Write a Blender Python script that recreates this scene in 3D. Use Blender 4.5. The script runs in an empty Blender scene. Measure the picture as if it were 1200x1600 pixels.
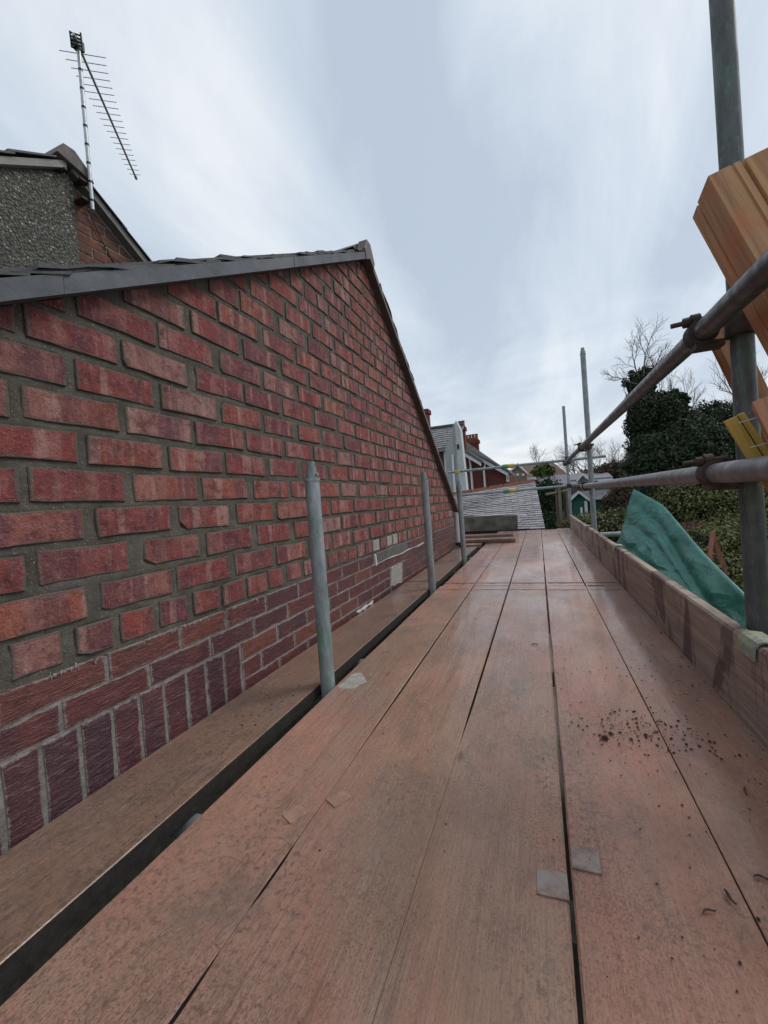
import bpy, bmesh, math, random
from mathutils import Vector, Matrix, noise as mnoise
random.seed(7)
RND = random.random
def U(a, b): return a + (b - a) * RND()
scene = bpy.context.scene
COL = scene.collection

# ------------------------------------------------------------------ camera
FPX = 650.0; CAMH = 0.59
RC = Matrix(((0.9346, 0.3474, -0.0751), (0.0640, 0.0433, 0.9970), (0.3499, -0.9367, 0.0183)))  # world -> camera rows
cam = bpy.data.cameras.new('camera')
cam.sensor_fit = 'VERTICAL'; cam.sensor_height = 36; cam.lens = FPX / 1600 * 36
cam.clip_start = 0.02; cam.clip_end = 2000
cam_o = bpy.data.objects.new('camera', cam); COL.objects.link(cam_o)
cam_o.matrix_world = Matrix.Translation((0, 0, CAMH)) @ RC.transposed().to_4x4()
scene.camera = cam_o
scene.render.resolution_x = 768; scene.render.resolution_y = 1024
def ray(x, y): return RC.transposed() @ Vector((x - 600, 800 - y, -FPX))
def at(x, y, X=None, Y=None, Z=None, d=None):
    r = ray(x, y)
    if X is not None: t = X / r.x
    elif Y is not None: t = Y / r.y
    elif Z is not None: t = (Z - CAMH) / r.z
    else: t = d / FPX
    return Vector((0, 0, CAMH)) + r * t

# ------------------------------------------------------------------ world, sun, exposure
SUN_AZ, SUN_EL = math.radians(55), math.radians(48)          # azimuth from +Y towards +X
world = bpy.data.worlds.new('World'); scene.world = world; world.use_nodes = True
wt = world.node_tree; wt.nodes.clear()
def wn(t, **k):
    n = wt.nodes.new(t)
    for a, b in k.items(): setattr(n, a, b)
    return n
def wmath(op, a, b=None, c=None, clamp=False):
    n = wn('ShaderNodeMath', operation=op, use_clamp=clamp)
    for i, v in enumerate((a, b, c)):
        if v is None: continue
        if isinstance(v, (int, float)): n.inputs[i].default_value = v
        else: wt.links.new(v, n.inputs[i])
    return n.outputs[0]
sky = wn('ShaderNodeTexSky', sky_type='NISHITA', sun_disc=False)
sky.sun_elevation = SUN_EL; sky.sun_rotation = SUN_AZ; sky.air_density = 1.0; sky.dust_density = 2.0
bg_sky = wn('ShaderNodeBackground'); bg_sky.inputs[1].default_value = 0.10
wt.links.new(sky.outputs[0], bg_sky.inputs[0])
tc = wn('ShaderNodeTexCoord'); sep = wn('ShaderNodeSeparateXYZ'); wt.links.new(tc.outputs['Generated'], sep.inputs[0])
zz = wmath('ADD', wmath('MAXIMUM', sep.outputs[2], 0.0), 0.10)
uu = wmath('DIVIDE', sep.outputs[0], zz); vv = wmath('DIVIDE', sep.outputs[1], zz)
cmb = wn('ShaderNodeCombineXYZ'); wt.links.new(uu, cmb.inputs[0]); wt.links.new(vv, cmb.inputs[1])
def cloud(scale, rot, loc, nscale, detail, rough, dist):
    mp = wn('ShaderNodeMapping'); mp.inputs['Rotation'].default_value = (0, 0, rot)
    mp.inputs['Scale'].default_value = scale; mp.inputs['Location'].default_value = loc
    wt.links.new(cmb.outputs[0], mp.inputs[0])
    n = wn('ShaderNodeTexNoise'); n.inputs['Scale'].default_value = nscale; n.inputs['Detail'].default_value = detail
    n.inputs['Roughness'].default_value = rough; n.inputs['Distortion'].default_value = dist
    wt.links.new(mp.outputs[0], n.inputs['Vector']); return n.outputs['Fac']
c1 = cloud((1.35, 0.20, 1), math.radians(-9), (3.3, 1.2, 0), 1.0, 7, 0.54, 0.6)
c2 = cloud((0.70, 0.42, 1), math.radians(-35), (7.3, 4.2, 0), 1.3, 8, 0.58, 0.9)
cf = wmath('ADD', wmath('MULTIPLY', c1, 0.55), wmath('MULTIPLY', c2, 0.45))
ramp = wn('ShaderNodeValToRGB'); wt.links.new(cf, ramp.inputs[0])
e = ramp.color_ramp.elements
e[0].position = 0.41; e[0].color = (0.51, 0.595, 0.705, 1)
e[1].position = 0.585; e[1].color = (0.86, 0.90, 0.94, 1)
e2 = ramp.color_ramp.elements.new(0.50); e2.color = (0.66, 0.74, 0.83, 1)
# the deck of cloud is thinner and paler low over the whole horizon
hz = wmath('POWER', wmath('SUBTRACT', 1.0, wmath('MAXIMUM', sep.outputs[2], 0.0), clamp=True), 7.0)
mixh = wn('ShaderNodeMixRGB'); mixh.inputs[2].default_value = (0.86, 0.89, 0.91, 1)
wt.links.new(wmath('MULTIPLY', hz, 0.7), mixh.inputs[0]); wt.links.new(ramp.outputs[0], mixh.inputs[1])
bg_cl = wn('ShaderNodeBackground'); bg_cl.inputs[1].default_value = 1.0
wt.links.new(mixh.outputs[0], bg_cl.inputs[0])
mxs = wn('ShaderNodeMixShader'); mxs.inputs[0].default_value = 0.88
wt.links.new(bg_sky.outputs[0], mxs.inputs[1]); wt.links.new(bg_cl.outputs[0], mxs.inputs[2])
wo = wn('ShaderNodeOutputWorld'); wt.links.new(mxs.outputs[0], wo.inputs[0])

sun = bpy.data.lights.new('sun', 'SUN'); sun.energy = 1.5; sun.angle = math.radians(20); sun.color = (1.0, 0.96, 0.9)
sun_o = bpy.data.objects.new('sun', sun); COL.objects.link(sun_o)
sd = Vector((math.sin(SUN_AZ) * math.cos(SUN_EL), math.cos(SUN_AZ) * math.cos(SUN_EL), math.sin(SUN_EL)))
sun_o.rotation_euler = sd.to_track_quat('Z', 'Y').to_euler(); sun_o.location = sd * 50
vs = scene.view_settings
vs.view_transform = 'Standard'; vs.look = 'None'; vs.gamma = 1; vs.exposure = 0.1; vs.use_curve_mapping = False

# ------------------------------------------------------------------ helpers
class MB:
    def __init__(s): s.v = []; s.f = []; s.sm = []; s.edge = None
    def add(s, vs, fs, smooth=False):
        o = len(s.v); s.v += [Vector(v) for v in vs]
        for f in fs: s.f.append([i + o for i in f]); s.sm.append(smooth)
        return s
    def box(s, lo, hi):
        (a, b, c), (d, e, f) = lo, hi
        return s.add([(a,b,c),(d,b,c),(d,e,c),(a,e,c),(a,b,f),(d,b,f),(d,e,f),(a,e,f)],
                     [(3,2,1,0),(4,5,6,7),(0,1,5,4),(1,2,6,5),(2,3,7,6),(3,0,4,7)])
    def obox(s, c, ax, ay, az):
        """oriented box: centre and three half vectors"""
        c = Vector(c); vs = [c + ax*i + ay*j + az*k for k in (-1,1) for i, j in ((-1,-1),(1,-1),(1,1),(-1,1))]
        return s.add(vs, [(3,2,1,0),(4,5,6,7),(0,1,5,4),(1,2,6,5),(2,3,7,6),(3,0,4,7)])
    def tube(s, p0, p1, r, n=20, r1=None, caps=True, hollow=0.0):
        p0, p1 = Vector(p0), Vector(p1); r1 = r if r1 is None else r1
        d = (p1 - p0).normalized(); t = d.orthogonal().normalized(); b = d.cross(t)
        cs = [(math.cos(2*math.pi*i/n), math.sin(2*math.pi*i/n)) for i in range(n)]
        ra = [p0 + (t*c + b*q)*r for c, q in cs]; rb = [p1 + (t*c + b*q)*r1 for c, q in cs]
        s.add(ra + rb, [(i, (i+1) % n, n + (i+1) % n, n + i) for i in range(n)], True)
        if caps:
            if hollow:
                for ring, p, sg, rr in ((ra, p0, 1, r), (rb, p1, -1, r1)):
                    inn = [p + (t*c + b*q)*rr*hollow for c, q in cs]; dp = [q + d*sg*0.08 for q in inn]
                    F = [(i, n+i, n+(i+1) % n, (i+1) % n) for i in range(n)]
                    G = [(n+i, 2*n+i, 2*n+(i+1) % n, n+(i+1) % n) for i in range(n)] + [tuple(range(2*n, 3*n))]
                    if sg < 0: F = [f[::-1] for f in F]; G = [g[::-1] for g in G]
                    s.add(ring + inn + dp, F + G)
            else: s.add(ra + rb, [tuple(range(n))[::-1], tuple(range(n, 2*n))])
        return s
    def ring(s, c, d, r0, r1, w, n=20):
        """flat band (short hollow cylinder) round axis d"""
        c, d = Vector(c), Vector(d).normalized(); t = d.orthogonal().normalized(); b = d.cross(t)
        R = []
        for rr, ww in ((r1, -w/2), (r1, w/2), (r0, w/2), (r0, -w/2)):
            R += [c + d*ww + (t*math.cos(2*math.pi*i/n) + b*math.sin(2*math.pi*i/n))*rr for i in range(n)]
        return s.add(R, [(k*n+i, k*n+(i+1) % n, ((k+1) % 4)*n+(i+1) % n, ((k+1) % 4)*n+i) for k in range(4) for i in range(n)])
    def prism(s, prof, vec):
        n = len(prof); vec = Vector(vec); p = [Vector(q) for q in prof]
        return s.add(p + [q + vec for q in p], [tuple(range(n))[::-1], tuple(range(n, 2*n))] + [(i, (i+1) % n, n+(i+1) % n, n+i) for i in range(n)])
    def quad(s, a, b, c, d): return s.add([a, b, c, d], [(0, 1, 2, 3)])

ORG = {}
def obj(name, mb, mat, parent=None, origin=None, bevel=0.0, fixn=False):
    vs_ = mb.v
    if origin is None:
        lo = [min(v[i] for v in vs_) for i in range(3)]; hi = [max(v[i] for v in vs_) for i in range(3)]
        origin = Vector([(lo[i] + hi[i]) / 2 for i in range(3)])
    origin = Vector(origin)
    me = bpy.data.meshes.new(name)
    me.from_pydata([tuple(v - origin) for v in vs_], [], mb.f)
    me.polygons.foreach_set('use_smooth', mb.sm)
    if fixn:
        bm = bmesh.new(); bm.from_mesh(me); bmesh.ops.recalc_face_normals(bm, faces=bm.faces); bm.to_mesh(me); bm.free()
    if getattr(mb, 'edge', None):
        at_ = me.attributes.new('edge', 'FLOAT', 'POINT'); at_.data.foreach_set('value', mb.edge)
    me.materials.append(mat); me.update()
    o = bpy.data.objects.new(name, me); COL.objects.link(o)
    ORG[o] = origin
    o.location = origin - (ORG[parent] if parent else Vector())
    if parent: o.parent = parent
    if bevel:
        m = o.modifiers.new('edge', 'BEVEL'); m.width = bevel; m.segments = 2; m.limit_method = 'ANGLE'; m.angle_limit = math.radians(40)
    return o
def empty(name, loc, label, cat, group=None):
    o = bpy.data.objects.new(name, None); COL.objects.link(o); o.empty_display_size = 0.1
    o.location = loc; ORG[o] = Vector(loc); return tag(o, label, cat, group)
def tag(o, label=None, cat=None, group=None, kind=None):
    if label: o['label'] = label
    if cat: o['category'] = cat
    if group: o['group'] = group
    if kind: o['kind'] = kind
    return o

# ------------------------------------------------------------------ materials
class M:
    """small node-material builder"""
    def __init__(s, name, rough=0.8, spec=0.3, metal=0.0):
        s.m = bpy.data.materials.new(name); s.m.use_nodes = True; s.t = s.m.node_tree
        s.b = s.t.nodes['Principled BSDF']; s.b.inputs['Roughness'].default_value = rough
        s.b.inputs['Specular IOR Level'].default_value = spec; s.b.inputs['Metallic'].default_value = metal
        s.tc = s.n('ShaderNodeTexCoord'); s.oi = None
    def n(s, t, **k):
        n = s.t.nodes.new(t)
        for a, b in k.items(): setattr(n, a, b)
        return n
    def put(s, inp, v):
        if isinstance(v, (int, float)): inp.default_value = v
        elif isinstance(v, tuple): inp.default_value = v if len(v) == 4 or inp.type == 'VECTOR' else (*v, 1)
        else: s.t.links.new(v, inp)
    def math(s, op, a, b=0.0, clamp=False):
        n = s.n('ShaderNodeMath', operation=op, use_clamp=clamp); s.put(n.inputs[0], a); s.put(n.inputs[1], b); return n.outputs[0]
    def rnd(s):
        if s.oi is None: s.oi = s.n('ShaderNodeObjectInfo')
        return s.oi.outputs['Random']
    def co(s, scale=(1, 1, 1), rot=(0, 0, 0), per_object=True, src='Object'):
        v = s.tc.outputs[src]
        if per_object:
            ad = s.n('ShaderNodeVectorMath', operation='ADD'); mu = s.n('ShaderNodeVectorMath', operation='SCALE')
            cb = s.n('ShaderNodeCombineXYZ')
            for i in range(3): s.put(cb.inputs[i], s.math('MULTIPLY', s.rnd(), (37.0, 53.0, 71.0)[i]))
            s.t.links.new(v, ad.inputs[0]); s.t.links.new(cb.outputs[0], ad.inputs[1]); v = ad.outputs[0]
        mp = s.n('ShaderNodeMapping'); s.t.links.new(v, mp.inputs[0])
        mp.inputs['Scale'].default_value = scale; mp.inputs['Rotation'].default_value = rot
        return mp.outputs[0]
    def noise(s, vec, scale, detail=4, rough=0.55, dist=0.0):
        n = s.n('ShaderNodeTexNoise'); s.put(n.inputs['Vector'], vec); n.inputs['Scale'].default_value = scale
        n.inputs['Detail'].default_value = detail; n.inputs['Roughness'].default_value = rough; n.inputs['Distortion'].default_value = dist
        return n.outputs['Fac']
    def vor(s, vec, scale, feature='F1', out='Distance'):
        n = s.n('ShaderNodeTexVoronoi', feature=feature); s.put(n.inputs['Vector'], vec); n.inputs['Scale'].default_value = scale
        return n.outputs[out]
    def ramp(s, fac, stops, interp='LINEAR'):
        n = s.n('ShaderNodeValToRGB'); s.put(n.inputs[0], fac); cr = n.color_ramp; cr.interpolation = interp
        while len(cr.elements) < len(stops): cr.elements.new(0.5)
        for el, (p, c) in zip(cr.elements, stops):
            el.position = p; el.color = (c, c, c, 1) if isinstance(c, (int, float)) else (*c, 1)
        return n.outputs[0]
    def mix(s, fac, a, b, mode='MIX'):
        n = s.n('ShaderNodeMixRGB', blend_type=mode); s.put(n.inputs[0], fac); s.put(n.inputs[1], a); s.put(n.inputs[2], b); return n.outputs[0]
    def color(s, c): s.put(s.b.inputs['Base Color'], c); return s
    def rough(s, r): s.put(s.b.inputs['Roughness'], r); return s
    def bump(s, h, strength=0.4, dist=0.005, normal=None):
        n = s.n('ShaderNodeBump'); n.inputs['Strength'].default_value = strength; n.inputs['Distance'].default_value = dist
        s.put(n.inputs['Height'], h)
        if normal is not None: s.put(n.inputs['Normal'], normal)
        s.t.links.new(n.outputs[0], s.b.inputs['Normal']); return n.outputs[0]

def plain(name, c, rough=0.7, var=0.25, scale=20, spec=0.3, metal=0.0, bump=0.15, bd=0.002, per=True, tint=None):
    m = M(name, rough, spec, metal); v = m.co(per_object=per); n = m.noise(v, scale, 6, 0.65)
    lo = tuple(x * (1 - var) for x in c); hi = tuple(min(1, x * (1 + var)) for x in c)
    col = m.ramp(n, [(0.3, lo), (0.7, hi)])
    if tint: col = m.mix(m.ramp(m.noise(v, scale * 0.25, 4, 0.6), [(0.5, 0.0), (0.68, 1.0)]), col, tint)
    m.color(col)
    if bump: m.bump(m.noise(v, scale * 3, 4, 0.7), bump, bd)
    return m.m

# brick: colour per brick, kiln bands across it, pale bloom, pits
def brick_mat():
    m = M('rough_red_brick', 0.9, 0.15)
    v = m.co()
    base = m.ramp(m.rnd(), [(0.0, (0.276, 0.075, 0.070)), (0.16, (0.216, 0.063, 0.070)), (0.30, (0.318, 0.084, 0.065)), (0.44, (0.184, 0.064, 0.075)),
                            (0.58, (0.297, 0.091, 0.070)), (0.70, (0.246, 0.081, 0.083)), (0.80, (0.349, 0.120, 0.075)), (0.88, (0.174, 0.073, 0.075)), (0.94, (0.308, 0.176, 0.155)), (1.0, (0.257, 0.114, 0.109))])
    wob = m.math('MULTIPLY', m.noise(v, 9, 4, 0.6), 0.35)
    sp = m.n('ShaderNodeSeparateXYZ'); m.put(sp.inputs[0], v)
    def band(freq, off):
        cb = m.n('ShaderNodeCombineXYZ'); m.put(cb.inputs[0], m.math('ADD', m.math('MULTIPLY', sp.outputs[1], freq), m.math('ADD', wob, off))); m.put(cb.inputs[1], m.math('MULTIPLY', sp.outputs[2], 1.5))
        return m.noise(cb.outputs[0], 1.0, 1.0, 0.35)
    base = m.mix(m.ramp(band(13.0, 0.0), [(0.53, 0.0), (0.56, 0.55)]), base, (0.339, 0.161, 0.138))
    base = m.mix(m.ramp(band(11.0, 31.0), [(0.56, 0.0), (0.60, 0.6)]), base, (0.133, 0.054, 0.070))
    base = m.mix(m.ramp(band(24.0, 57.0), [(0.60, 0.0), (0.64, 0.6)]), base, (0.410, 0.249, 0.219))
    base = m.mix(m.ramp(m.noise(m.co((1, 42, 8)), 1.6, 7, 0.75), [(0.54, 0.0), (0.70, 0.5)]), base, (0.431, 0.301, 0.288))
    base = m.mix(m.ramp(m.noise(v, 24, 7, 0.78), [(0.36, 0.85), (0.52, 0.0)]), base, (0.107, 0.042, 0.044))
    base = m.mix(m.ramp(m.noise(v, 13, 6, 0.75), [(0.56, 0.0), (0.70, 0.55)]), base, (0.370, 0.134, 0.098))
    base = m.mix(m.ramp(m.noise(v, 150, 4, 0.75), [(0.57, 0.0), (0.68, 0.6)]), base, (0.087, 0.042, 0.044))
    base = m.mix(m.ramp(m.noise(m.co((1, 9, 16)), 2.2, 7, 0.78, 0.4), [(0.54, 0.0), (0.66, 0.5)]), base, (0.380, 0.220, 0.188))
    base = m.mix(m.ramp(m.noise(v, 210, 3, 0.7), [(0.60, 0.0), (0.70, 0.45)]), base, (0.462, 0.322, 0.311))
    base = m.mix(m.ramp(m.noise(v, 6.5, 6, 0.8), [(0.58, 0.0), (0.72, 0.65)]), base, (0.205, 0.172, 0.161))
    at_ = m.n('ShaderNodeAttribute', attribute_name='edge')
    sm_ = m.ramp(m.math('ADD', m.math('MULTIPLY', at_.outputs['Fac'], 0.42), m.noise(v, 26, 6, 0.7)), [(0.74, 0.0), (0.84, 0.85)])
    base = m.mix(sm_, base, (0.14, 0.125, 0.105))
    m.color(base)
    h = m.math('ADD', m.noise(v, 40, 6, 0.72), m.math('MULTIPLY', m.noise(v, 260, 3, 0.7), 0.35))
    h = m.math('ADD', h, m.math('MULTIPLY', m.ramp(m.vor(v, 55), [(0.05, 0.0), (0.2, 1.0)]), 0.12))
    h = m.math('ADD', h, m.math('MULTIPLY', m.noise(m.co((1, 60, 9)), 1.4, 5, 0.7), 0.35))
    m.bump(h, 1.0, 0.009); return m.m
def glazed_mat(name, soldier):
    m = M(name, 0.30, 0.5)
    v = m.co()
    base = m.ramp(m.rnd(), [(0.0, (0.085, 0.024, 0.030)), (0.3, (0.13, 0.030, 0.030)), (0.55, (0.062, 0.024, 0.034)), (0.85, (0.19, 0.052, 0.034)), (1.0, (0.055, 0.024, 0.036))])
    if soldier: base = m.ramp(m.rnd(), [(0.0, (0.075, 0.028, 0.042)), (0.6, (0.095, 0.030, 0.036)), (1.0, (0.06, 0.028, 0.042))])
    base = m.mix(m.ramp(m.noise(m.co((1, 9, 3)), 1.0, 3, 0.5), [(0.52, 0.0), (0.68, 0.45)]), base, (0.22, 0.060, 0.038))
    # drag-wire combing: short irregular strokes lying at an angle
    ang = -0.36 if soldier else 1.35
    q_ = 1.0 if soldier else 1.25
    st = m.noise(m.co((1, 26 * q_, 210 * q_), (ang, 0, 0)), 1.0, 5, 0.72, 0.2)
    st2 = m.noise(m.co((1, 34, 120), (ang + 0.15, 0, 0)), 1.0, 4, 0.7, 0.3)
    wv = m.math('ADD', m.math('MULTIPLY', st, 0.6), m.math('MULTIPLY', st2, 0.5))
    base = m.mix(m.ramp(wv, [(0.42, 0.85), (0.55, 0.0)]), base, (0.018, 0.009, 0.013))
    base = m.mix(m.ramp(wv, [(0.60, 0.0), (0.70, 0.38)]), base, (0.36, 0.26, 0.27))
    base = m.mix(m.ramp(m.noise(v, 20, 7, 0.8), [(0.58, 0.0), (0.74, 0.35)]), base, (0.13, 0.105, 0.105))
    at_ = m.n('ShaderNodeAttribute', attribute_name='edge')
    base = m.mix(m.ramp(m.math('ADD', m.math('MULTIPLY', at_.outputs['Fac'], 0.40), m.noise(v, 60, 5, 0.75)), [(0.78, 0.0), (0.90, 0.7)]), base, (0.27, 0.245, 0.23))
    m.color(base)
    m.bump(m.math('ADD', wv, m.math('MULTIPLY', m.noise(v, 170, 4, 0.7), 0.4)), 0.9, 0.006); return m.m
def mortar_mat():
    m = M('grey_brown_mortar', 0.95, 0.1); v = m.co(per_object=False)
    c = m.ramp(m.noise(v, 9, 6, 0.65), [(0.3, (0.072, 0.066, 0.055)), (0.7, (0.155, 0.142, 0.12))])
    c = m.mix(m.ramp(m.noise(v, 260, 2, 0.6), [(0.64, 0.0), (0.72, 0.8)]), c, (0.46, 0.43, 0.38))
    c = m.mix(m.ramp(m.noise(v, 4, 5, 0.7), [(0.5, 0.0), (0.7, 0.5)]), c, (0.055, 0.052, 0.046))
    m.color(c); m.bump(m.math('ADD', m.noise(v, 45, 6, 0.7), m.math('MULTIPLY', m.noise(v, 300, 3, 0.7), 0.5)), 0.7, 0.008); return m.m
def pale_mortar_mat():
    m = M('pale_lime_mortar', 0.95, 0.1); v = m.co(per_object=False)
    c = m.ramp(m.noise(v, 30, 6, 0.75), [(0.3, (0.13, 0.12, 0.105)), (0.7, (0.34, 0.325, 0.30))])
    m.color(c); m.bump(m.noise(v, 120, 5, 0.75), 0.8, 0.006); return m.m
def deck_mat(name, red, pink=0.5):
    """weathered, damp, mud-stained scaffold board; grain runs along Y"""
    m = M(name, 0.6, 0.45); v = m.co(); w = m.co(per_object=False, src='Object')
    geo = m.n('ShaderNodeNewGeometry'); P = geo.outputs['Position']          # stains cross the joints, so they follow the deck as a whole
    def wco(sc):
        mp = m.n('ShaderNodeMapping'); m.put(mp.inputs[0], P); mp.inputs['Scale'].default_value = sc; return mp.outputs[0]
    g1 = m.noise(m.co((50, 1.2, 1)), 1.6, 7, 0.72, 0.35)
    g2 = m.noise(m.co((240, 7, 1)), 1.5, 4, 0.75)
    blot = m.noise(wco((1.3, 0.8, 1)), 1.6, 7, 0.66, 0.6)
    dark, lite = tuple(x * 0.66 for x in red), tuple(min(1, x * 1.20) for x in red)
    c = m.ramp(blot, [(0.32, dark), (0.5, red), (0.68, lite)])
    c = m.mix(m.math('MULTIPLY', m.rnd(), 0.22), c, (red[0] * 0.80, red[1] * 0.86, red[2] * 0.92))
    c = m.mix(m.ramp(m.noise(wco((1.6, 0.7, 1)), 1.3, 5, 0.62, 0.4), [(0.47, 0.0), (0.60, pink)]), c, (0.49, 0.195, 0.135))
    c = m.mix(m.ramp(m.noise(wco((2.4, 0.8, 1)), 1.7, 7, 0.68, 0.5), [(0.50, 0.0), (0.66, 0.6)]), c, (red[0] * 0.86, red[0] * 0.66, red[0] * 0.52))
    c = m.mix(m.ramp(m.noise(wco((1.5, 1.0, 1)), 3.2, 8, 0.75, 0.7), [(0.53, 0.0), (0.66, 0.65)]), c, (red[0] * 0.52, red[1] * 0.56, red[2] * 0.56))
    # patches where the grain shows through the dust
    gv = m.ramp(m.noise(wco((2.0, 0.9, 1)), 2.1, 5, 0.6), [(0.42, 0.15), (0.62, 1.0)])
    c = m.mix(m.math('MULTIPLY', m.ramp(g1, [(0.36, 0.6), (0.52, 0.0)]), gv), c, (red[0] * 0.40, red[1] * 0.42, red[2] * 0.42))
    c = m.mix(m.math('MULTIPLY', m.ramp(g2, [(0.50, 0.0), (0.68, 0.6)]), gv), c, (0.50, 0.345, 0.26))
    # knots and scuffs
    kv = m.n('ShaderNodeTexVoronoi'); m.put(kv.inputs['Vector'], m.co((1.0, 0.42, 0.0))); kv.inputs['Scale'].default_value = 6.5
    c = m.mix(m.ramp(kv.outputs['Distance'], [(0.035, 0.75), (0.075, 0.0)]), c, (red[0] * 0.34, red[1] * 0.32, red[2] * 0.34))
    c = m.mix(m.ramp(m.noise(wco((1.5, 0.6, 1)), 2.9, 8, 0.76, 0.9), [(0.62, 0.0), (0.70, 0.5)]), c, (0.46, 0.39, 0.34))
    fl = m.noise(wco((1.6, 1.0, 1)), 190, 5, 0.76, 0.2); fm = m.ramp(m.noise(wco((1, 1, 1)), 2.3, 6, 0.65), [(0.42, 0.1), (0.60, 1.0)])
    fl2 = m.noise(wco((1.2, 1.0, 1)), 75, 6, 0.78, 0.3); fm2 = m.ramp(m.noise(wco((1.3, 0.8, 1)), 1.9, 6, 0.66, 0.4), [(0.44, 0.0), (0.58, 1.0)])
    c = m.mix(m.math('MULTIPLY', m.ramp(fl2, [(0.50, 0.0), (0.60, 0.85)]), fm2), c, (red[0] * 0.40, red[1] * 0.42, red[2] * 0.45))
    c = m.mix(m.math('MULTIPLY', m.ramp(m.noise(wco((1.0, 0.8, 1)), 9, 8, 0.78, 0.5), [(0.50, 0.0), (0.62, 0.7)]), fm2), c, (red[0] * 0.50, red[0] * 0.35, red[0] * 0.28))
    c = m.mix(m.math('MULTIPLY', m.ramp(fl, [(0.50, 0.0), (0.60, 0.85)]), fm), c, (red[0] * 0.36, red[1] * 0.36, red[2] * 0.37))
    c = m.mix(m.ramp(m.noise(wco((1, 1, 1)), 150, 3, 0.65), [(0.63, 0.0), (0.70, 0.7)]), c, (0.09, 0.055, 0.04))
    c = m.mix(m.ramp(m.noise(wco((2.2, 1, 1)), 26, 6, 0.78), [(0.64, 0.0), (0.69, 0.7)]), c, (0.11, 0.068, 0.05))
    m.color(c)
    wet = m.noise(wco((1.2, 0.7, 1)), 2.6, 6, 0.65)
    m.rough(m.math('ADD', m.ramp(wet, [(0.40, 0.17), (0.60, 0.50)]), m.math('MULTIPLY', g2, 0.14)))
    h = m.math('ADD', m.math('MULTIPLY', g1, 0.7), m.math('MULTIPLY', g2, 0.8))
    h = m.math('ADD', h, m.math('MULTIPLY', m.noise(wco((1, 1.4, 1)), 80, 6, 0.75), 0.8))
    m.bump(h, 0.9, 0.004)
    # film of rainwater lying on the boards
    m.put(m.b.inputs['Coat Weight'], m.ramp(m.noise(wco((1.4, 0.8, 1)), 3.0, 6, 0.68), [(0.38, 1.0), (0.64, 0.35)])); m.b.inputs['Coat Roughness'].default_value = 0.12; m.b.inputs['Coat IOR'].default_value = 1.33
    cbn = m.n('ShaderNodeBump'); cbn.inputs['Strength'].default_value = 0.22; cbn.inputs['Distance'].default_value = 0.002; m.put(cbn.inputs['Height'], m.noise(wco((1, 0.6, 1)), 60, 5, 0.7)); m.put(m.b.inputs['Coat Normal'], cbn.outputs[0])
    return m.m
def toe_mat():
    m = M('weathered_toe_board_timber', 0.82, 0.25); v = m.co()
    g = m.noise(m.co((8, 1.3, 34)), 1.6, 6, 0.65, 0.4)
    c = m.ramp(g, [(0.3, (0.19, 0.145, 0.12)), (0.55, (0.33, 0.255, 0.21)), (0.75, (0.44, 0.365, 0.315))])
    c = m.mix(m.ramp(m.noise(m.co((1, 2.6, 1.1)), 2.2, 5, 0.6, 0.9), [(0.52, 0.0), (0.57, 0.72)]), c, (0.075, 0.046, 0.042))
    c = m.mix(m.ramp(m.noise(v, 6, 6, 0.7), [(0.5, 0.0), (0.7, 0.5)]), c, (0.30, 0.26, 0.20))
    c = m.mix(m.ramp(m.noise(v, 60, 4, 0.7), [(0.64, 0.0), (0.72, 0.6)]), c, (0.07, 0.05, 0.04))
    m.color(c); m.bump(m.math('ADD', g, m.math('MULTIPLY', m.noise(v, 120, 4, 0.7), 0.4)), 0.5, 0.004); return m.m
def tube_mat(name, c, green=0.0, rust=0.15, metal=0.35, rough=0.5):
    m = M(name, rough, 0.4, metal); v = m.co((1, 1, 0.35))
    col = m.ramp(m.noise(v, 28, 6, 0.7), [(0.3, tuple(x * 0.62 for x in c)), (0.7, tuple(min(1, x * 1.35) for x in c))])
    col = m.mix(m.ramp(m.noise(m.co((1, 1, 0.3)), 90, 4, 0.7), [(0.6, 0.0), (0.75, 0.6)]), col, (0.42, 0.44, 0.44))
    if rust: col = m.mix(m.ramp(m.noise(v, 11, 6, 0.7), [(0.55, 0.0), (0.75, rust * 3)]), col, (0.10, 0.062, 0.045))
    if green: col = m.mix(m.ramp(m.noise(m.co((1, 1, 0.22)), 24, 7, 0.78), [(0.51, 0.0), (0.60, green)]), col, (0.085, 0.27, 0.15)); col = m.mix(m.ramp(m.noise(m.co((1, 1, 0.25)), 60, 5, 0.75), [(0.56, 0.0), (0.68, green)]), col, (0.30, 0.42, 0.36))
    m.color(col); m.rough(m.ramp(m.noise(v, 30, 4, 0.6), [(0.3, rough - 0.1), (0.7, rough + 0.18)]))
    m.bump(m.noise(v, 120, 4, 0.7), 0.2, 0.002); return m.m
def wood_mat(name, c, dark, axis_scale=(30, 30, 1.5), rot=(0, 0, 0), fuzz=0.3, rough=0.75, per=True):
    m = M(name, rough, 0.25); v = m.co(per_object=per)
    g = m.noise(m.co(axis_scale, rot, per), 1.5, 6, 0.65, 0.5)
    col = m.ramp(g, [(0.3, dark), (0.55, c), (0.75, tuple(min(1, x * 1.2) for x in c))])
    col = m.mix(m.ramp(m.noise(v, 9, 5, 0.65), [(0.5, 0.0), (0.7, fuzz)]), col, (c[0] * 1.05, c[1] * 0.62, c[2] * 0.5))
    m.color(col); m.bump(m.math('ADD', g, m.math('MULTIPLY', m.noise(v, 180, 3, 0.7), 0.5)), 0.45, 0.0025); return m.m
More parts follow.
